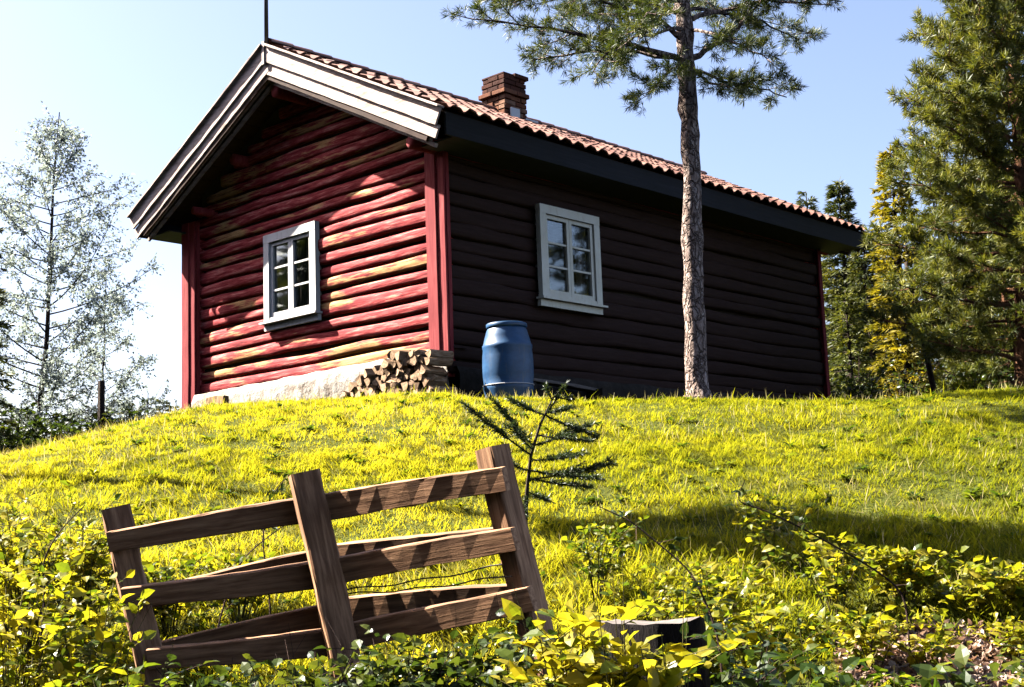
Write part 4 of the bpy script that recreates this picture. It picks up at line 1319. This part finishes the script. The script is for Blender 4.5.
# little spruce sapling behind the fence
def sapling():
    u = 6.75
    base = at(522, 640, u); base[2] = gz(base)-.03
    root = empty('spruce_sapling', base, 'small dark spruce sapling with sparse twigs behind the right fence post', 'sapling')
    st = Acc(); P = [base, at(525, 540, u), at(527, 490, u), at(531, 455, u), at(540, 425, u), at(552, 400, u), at(566, 383, u)]
    tube(st, P, [.014, .012, .010, .009, .007, .004, .002], 7)
    Q = np.array(P)
    C = []; D = []
    def tw(x0, y0, x1, y1, du, n_side=6, sl=.07):
        A = at(x0, y0, u); B = at(x1, y1, u+du)
        q = bezier(A, (A+B)/2+np.array([0, 0, -.015]), B, 8); tube(st, q, np.linspace(.005, .002, 8), 4, cap=False)
        segs = [(A, B, q)]
        d = unit(B-A); sd = unit(np.cross(d, [0, 0, 1]))
        for k in range(n_side):
            f = .3+.65*(k+.5)/n_side; p = A+(B-A)*f
            for sg in (-1, 1):
                dd = unit(d*.9+sd*sg*.6+rng.normal(0, .15, 3)); e = p+dd*sl*rng.uniform(.7, 1.4)*(1.3-f*.6)
                tube(st, [p, e], [.0025, .0015], 3, cap=False); segs.append((p, e, np.array([p, e])))
        for (a_, b_, qq) in segs:
            L_ = np.linalg.norm(b_-a_); m = int(L_/.0011)
            f = rng.random(m); i = np.minimum((f*(len(qq)-1)).astype(int), len(qq)-2); pp = qq[i]+(qq[i+1]-qq[i])*(f*(len(qq)-1)-i)[:, None]
            dd = unit(b_-a_)
            C.append(pp); D.append(unit(dd*.75+rng.normal(0, .6, (m, 3))))
    for a_ in [(531, 455, 462, 402, -.15, 7, .06), (534, 447, 494, 400, .12, 7, .06), (545, 415, 508, 398, .1, 5, .05), (527, 470, 505, 460, -.2, 3, .05), (527, 480, 612, 463, -.1, 9, .09), (528, 470, 600, 478, .22, 7, .07),
               (535, 445, 592, 424, .1, 7, .07), (538, 435, 590, 440, -.15, 6, .06), (545, 415, 598, 436, .05, 6, .06), (526, 495, 520, 520, -.2, 3, .05), (526, 490, 548, 500, .2, 3, .06), (552, 400, 546, 385, 0, 1, .03),
               (556, 396, 574, 399, 0, 2, .03), (545, 412, 570, 408, .15, 4, .05), (530, 460, 580, 455, -.25, 6, .07), (533, 450, 512, 425, -.2, 5, .06), (527, 478, 590, 487, 0, 5, .06)]:
        tw(*a_)
    tw(545, 415, 566, 383, 0, 2, .03)
    o = st.build('stem', M_DBARK); place(o, root)
    C = np.concatenate(C); D = np.concatenate(D); n = len(C)
    na = Acc(); quads(na, C, D, rdir(n), rng.uniform(.018, .032, n), np.full(n, .0042), rng.random(n))
    o = na.build('needles', M_SAPL); place(o, root)
sapling()

# ------------------------------------------------------------------ undergrowth
def bramble(pts, u0, u1, label, leafs, mat=M_SHRUBD, leaf=.045, r_=.007):
    """a long arching stem with a few leaves"""
    Q = []
    n = len(pts)
    for i, (x, y) in enumerate(pts): Q.append(at(x, y, u0+(u1-u0)*i/(n-1)))
    Q = np.array(Q)
    root_end = Q[0].copy(); g = gz(root_end); 
    P0 = np.array([root_end[0], root_end[1], g-.02])
    mid = (P0+Q[0])/2
    Q = np.concatenate([[P0, mid], Q])
    t = np.linspace(0, 1, len(Q)); tt = np.linspace(0, 1, 30)
    P = np.stack([np.interp(tt, t, Q[:, i]) for i in range(3)], 1)
    for _ in range(3): P[1:-1] = (P[:-2]+2*P[1:-1]+P[2:])/4
    root = empty('bramble', P0, label, 'bramble')
    a = Acc(); tube(a, P, np.linspace(r_, r_*.35, 30), 6)
    C = []; D = []
    for k in range(leafs):
        f = rng.uniform(.25, 1); i = min(int(f*29), 28); p = P[i]
        d = unit(rng.normal(0, 1, 3)+np.array([0, 0, .4])); tl = rng.uniform(.02, .10)
        tube(a, [p, p+d*tl], [.002, .0012], 3, cap=False)
        for q in range(3):
            C.append(p+d*tl); D.append(d+rng.normal(0, .7, 3))
    o = a.build('stem', M_BSTEM); place(o, root)
    C = np.array(C); m = len(C); la = Acc()
    ovals(la, C, np.array(D), rdir(m, 1.2), leaf*rng.uniform(.6, 1.2, m), leaf*.6*rng.uniform(.6, 1.2, m), rng.random(m))
    o = la.build('foliage', mat); place(o, root)
bramble([(905, 590), (860, 560), (800, 527), (760, 508), (735, 502), (745, 480)], 6.6, 6.6, 'long dark bramble stem arching left over the shaded lawn', 12)
bramble([(720, 640), (705, 600), (690, 570), (660, 545), (630, 520), (600, 507)], 5.6, 5.8, 'thin bramble rising left above the stump', 16)
bramble([(40, 640), (45, 600), (42, 560), (60, 530), (85, 505)], 6.2, 6.4, 'bare looking bramble stem at the far left', 6, M_SHRUB)
bramble([(215, 640), (225, 600), (240, 560), (270, 535), (300, 515)], 6.9, 7.0, 'bramble with dark leaves seen through the left fence bay', 16)
bramble([(270, 600), (262, 540), (268, 500), (286, 478)], 7.2, 7.3, 'slim twig poking above the top rail left of the middle post', 6)

def at_ground(x, u):
    v = (x-512)/FPX*u; z = float(ground_z(u, v)); P = CAM+FH*u+RH*v; return np.array([P[0], P[1], z-.01])
def top_h(x, ytop, u):
    B = at_ground(x, u); return at(x, ytop, u)[2]-B[2]
sh = [
 # x, ytop, u, radius, stems, leaf, tint, material, label
 (20, 505, 7.2, .55, 26, .050, .80, M_SHRUB, 'bright yellow leafy shrub at the far left of the slope'),
 (75, 515, 6.9, .45, 22, .048, .78, M_SHRUB, 'yellow leafy shrub just left of the fence'),
 (10, 575, 5.6, .40, 20, .050, .85, M_SHRUB, 'low yellow shrub in the bottom left corner'),
 (85, 590, 5.6, .32, 18, .050, .66, M_SHRUB, 'green and yellow shrub at the foot of the left fence post'),
 (165, 560, 7.4, .42, 20, .042, .60, M_SHRUB, 'shrub growing behind the left fence post'),
 (235, 555, 7.5, .45, 18, .042, .70, M_SHRUB, 'yellow shrub seen through the left bay of the fence'),
 (120, 665, 5.0, .3, 16, .046, .40, M_SHRUB, 'dull green shrub at the bottom left of the fence'),
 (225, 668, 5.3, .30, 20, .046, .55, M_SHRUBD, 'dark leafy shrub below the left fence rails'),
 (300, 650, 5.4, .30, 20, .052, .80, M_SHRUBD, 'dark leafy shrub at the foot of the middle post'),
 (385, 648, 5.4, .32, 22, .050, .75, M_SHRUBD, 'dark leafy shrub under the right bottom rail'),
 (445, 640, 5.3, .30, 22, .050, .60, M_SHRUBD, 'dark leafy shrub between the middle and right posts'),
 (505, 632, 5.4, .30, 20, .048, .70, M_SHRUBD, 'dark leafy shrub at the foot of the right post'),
 (415, 600, 7.3, .45, 14, .040, .62, M_SHRUB, 'pale green shrub behind the right bay of the fence'),
 (560, 618, 4.2, .17, 18, .064, .92, M_SHRUB, 'broad-leaved bright yellow plant in front of the stump, left side'),
 (608, 620, 4.1, .17, 18, .066, .95, M_SHRUB, 'broad-leaved bright yellow plant in front of the stump, middle'),
 (655, 640, 4.1, .15, 14, .060, .88, M_SHRUB, 'broad-leaved yellow plant low before the stump, right side'),
 (585, 505, 7.6, .40, 12, .042, .45, M_SHRUB, 'thin dull green shrub right of the spruce sapling'),
 (640, 560, 7.0, .38, 14, .042, .72, M_SHRUB, 'yellow flecked shrub behind the stump'),
 (700, 545, 7.1, .42, 16, .046, .62, M_SHRUB, 'green shrub standing on the lawn edge above the stump'),
 (745, 590, 6.1, .34, 18, .052, .72, M_SHRUB, 'yellow green shrub right of the stump'),
 (760, 480, 8.0, .40, 10, .042, .70, M_SHRUB, 'tall thin shrub by the arching bramble tip'),
 (820, 520, 7.3, .42, 14, .048, .76, M_SHRUB, 'yellow leafed shrub halfway along the arching bramble'),
 (885, 538, 7.4, .40, 20, .052, .80, M_SHRUB, 'yellow shrub at the root of the arching bramble'),
 (945, 556, 7.3, .40, 18, .052, .74, M_SHRUB, 'yellow green shrub above the dead leaves'),
 (1005, 550, 7.3, .42, 22, .052, .80, M_SHRUB, 'yellow shrub at the right edge above the dead leaves'),
 (905, 606, 6.6, .24, 5, .046, .84, M_SHRUB, 'sparse yellow shrub standing in the middle of the dead leaves'),
 (990, 600, 6.7, .22, 5, .046, .78, M_SHRUB, 'sparse yellow green shrub in the dead leaves near the right edge'),
 (850, 600, 6.6, .26, 12, .046, .80, M_SHRUB, 'yellow shrub at the left border of the dead leaves'),
 (1015, 640, 6.0, .16, 6, .046, .70, M_SHRUB, 'little yellow shrub low in the bottom right corner'),
 (690, 600, 6.5, .24, 14, .046, .74, M_SHRUB, 'low yellow shrub right behind the stump'),
 (795, 655, 5.2, .26, 18, .056, .35, M_SHRUB, 'green shrub at the bottom right of the stump'),
 (865, 678, 5.0, .22, 12, .060, .25, M_SHRUB, 'dark green broad-leaved shrub before the dead leaves'),
 (935, 662, 5.0, .14, 6, .066, .85, M_SHRUBD, 'dark bush with broad leaves over the dead leaves'),
 (720, 640, 4.9, .25, 14, .050, .40, M_SHRUBD, 'dark shrub hugging the right side of the stump'),
 (1010, 630, 5.8, .14, 4, .046, .5, M_SHRUBD, 'sparse dark shrub at the right edge beside the dead leaves'),
]
for (x, yt, u_, rr_, ns, lf, tn, mt, lab) in sh:
    if u_ > 5.9 and x > 575: yt += 16; ns = int(ns*.72)+1
    if mt is M_SHRUB: tn -= .06
    B = at_ground(x, u_); H = top_h(x, yt, u_)
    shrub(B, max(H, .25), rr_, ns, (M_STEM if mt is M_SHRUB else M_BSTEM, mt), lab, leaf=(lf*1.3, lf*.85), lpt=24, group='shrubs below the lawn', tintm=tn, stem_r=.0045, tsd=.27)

def ground_cover():
    acc = Acc()
    n = 26000
    u = rng.uniform(4.3, 8.3, n); v = (rng.random(n)*2-1)*(.43*u+.5)
    w_ = vnoise(u*1.6, v*1.6, 21)*.6+vnoise(u*4, v*4, 22)*.4
    lim = 7.6+.7*(vnoise(v*1.2, u*0+3, 23)-.5)*2-.5*smooth(-.5, .8, v)*0
    c = 512+FPX*v/u
    litter = smooth(790, 850, c)*(1-smooth(6.85, 7.0, u))
    keep = (u < lim) & (w_ > .30+.6*smooth(6.6, 8, u)*.6) & (rng.random(n) > litter*.93)
    u = u[keep]; v = v[keep]; n = len(u)
    P = CAM+u[:, None]*FH+v[:, None]*RH
    hh = rng.random(n)**1.5*(.05+.22*vnoise(u*2.2, v*2.2, 24))
    P[:, 2] = ground_z(u, v)+hh
    tn = np.clip(.45+.55*(vnoise(u*2.5, v*2.5, 25)-.5)*2+rng.normal(0, .2, n), 0, 1)
    sz = rng.uniform(.03, .06, n)
    ovals(acc, P, rng.normal(0, 1, (n, 3))*[1, 1, .4], rdir(n, 2.0), sz, sz*.6, tn)
    o = acc.build('ground_cover', M_SHRUB); tag(o, 'low green and yellow ground cover leaves at the foot of the slope', 'ground cover', kind='stuff')
    acc = Acc(); n = 14000
    u = rng.uniform(5.0, 7.1, n); v = (.235+rng.random(n)*.25)*u
    P = CAM+u[:, None]*FH+v[:, None]*RH; P[:, 2] = ground_z(u, v)+.01+.03*rng.random(n)
    sz = rng.uniform(.03, .065, n)
    ovals(acc, P, rng.normal(0, 1, (n, 3))*[1, 1, .35], rdir(n, 1.2), sz, sz*.7, np.clip(rng.normal(.62, .27, n), 0, 1), droop=-.3, fold=.5)
    o = acc.build('leaf_litter', M_LITTER); tag(o, 'pinkish brown dead leaves lying on the bare bank at the lower right', 'dead leaves', kind='stuff')
ground_cover()

# ------------------------------------------------------------------ light, sky, camera
w = bpy.data.worlds.new('World'); scene.world = w; w.use_nodes = True
nt = w.node_tree; bg = nt.nodes['Background']
sky = nt.nodes.new('ShaderNodeTexSky'); sky.sky_type = 'NISHITA'; sky.sun_disc = False
elev = math.asin(SUN[2]); sky.sun_elevation = elev; sky.sun_rotation = math.atan2(SUN[0], SUN[1])
sky.air_density = 1.0; sky.dust_density = 2.4; sky.ozone_density = 1.0; sky.altitude = 200
nt.links.new(mix(nt, 1.0, sky.outputs[0], (.95, .90, .96), 'MULTIPLY'), bg.inputs[0]); bg.inputs[1].default_value = .05
ld = bpy.data.lights.new('sun', 'SUN'); ld.energy = 5.0; ld.angle = R(.5); ld.color = (1, .94, .84)
lo = bpy.data.objects.new('sun', ld); COL.objects.link(lo)
lo.rotation_euler = Vector([float(c) for c in SUN]).to_track_quat('Z', 'Y').to_euler(); lo.location = (-10, 15, 20)
cd = bpy.data.cameras.new('camera'); cam = bpy.data.objects.new('camera', cd); COL.objects.link(cam)
cd.sensor_width = 36; cd.sensor_fit = 'HORIZONTAL'; cd.lens = FPX/1024*36; cd.clip_end = 3000; cd.clip_start = .05
M = Matrix([[RR[i], UU[i], -F_[i], CAM[i]] for i in range(3)]+[[0, 0, 0, 1]])
cam.matrix_world = M
scene.camera = cam
vs = scene.view_settings; vs.view_transform = 'Standard'; vs.look = 'None'; vs.exposure = 2.55; vs.gamma = 1
scene.cycles.max_bounces = 6; scene.cycles.transparent_max_bounces = 8; scene.cycles.diffuse_bounces = 0
scene.cycles.sample_clamp_indirect = 6
scene.cycles.use_denoising = True
try: scene.cycles.denoiser = 'OPENIMAGEDENOISE'; scene.cycles.denoising_prefilter = 'ACCURATE'
except Exception: pass
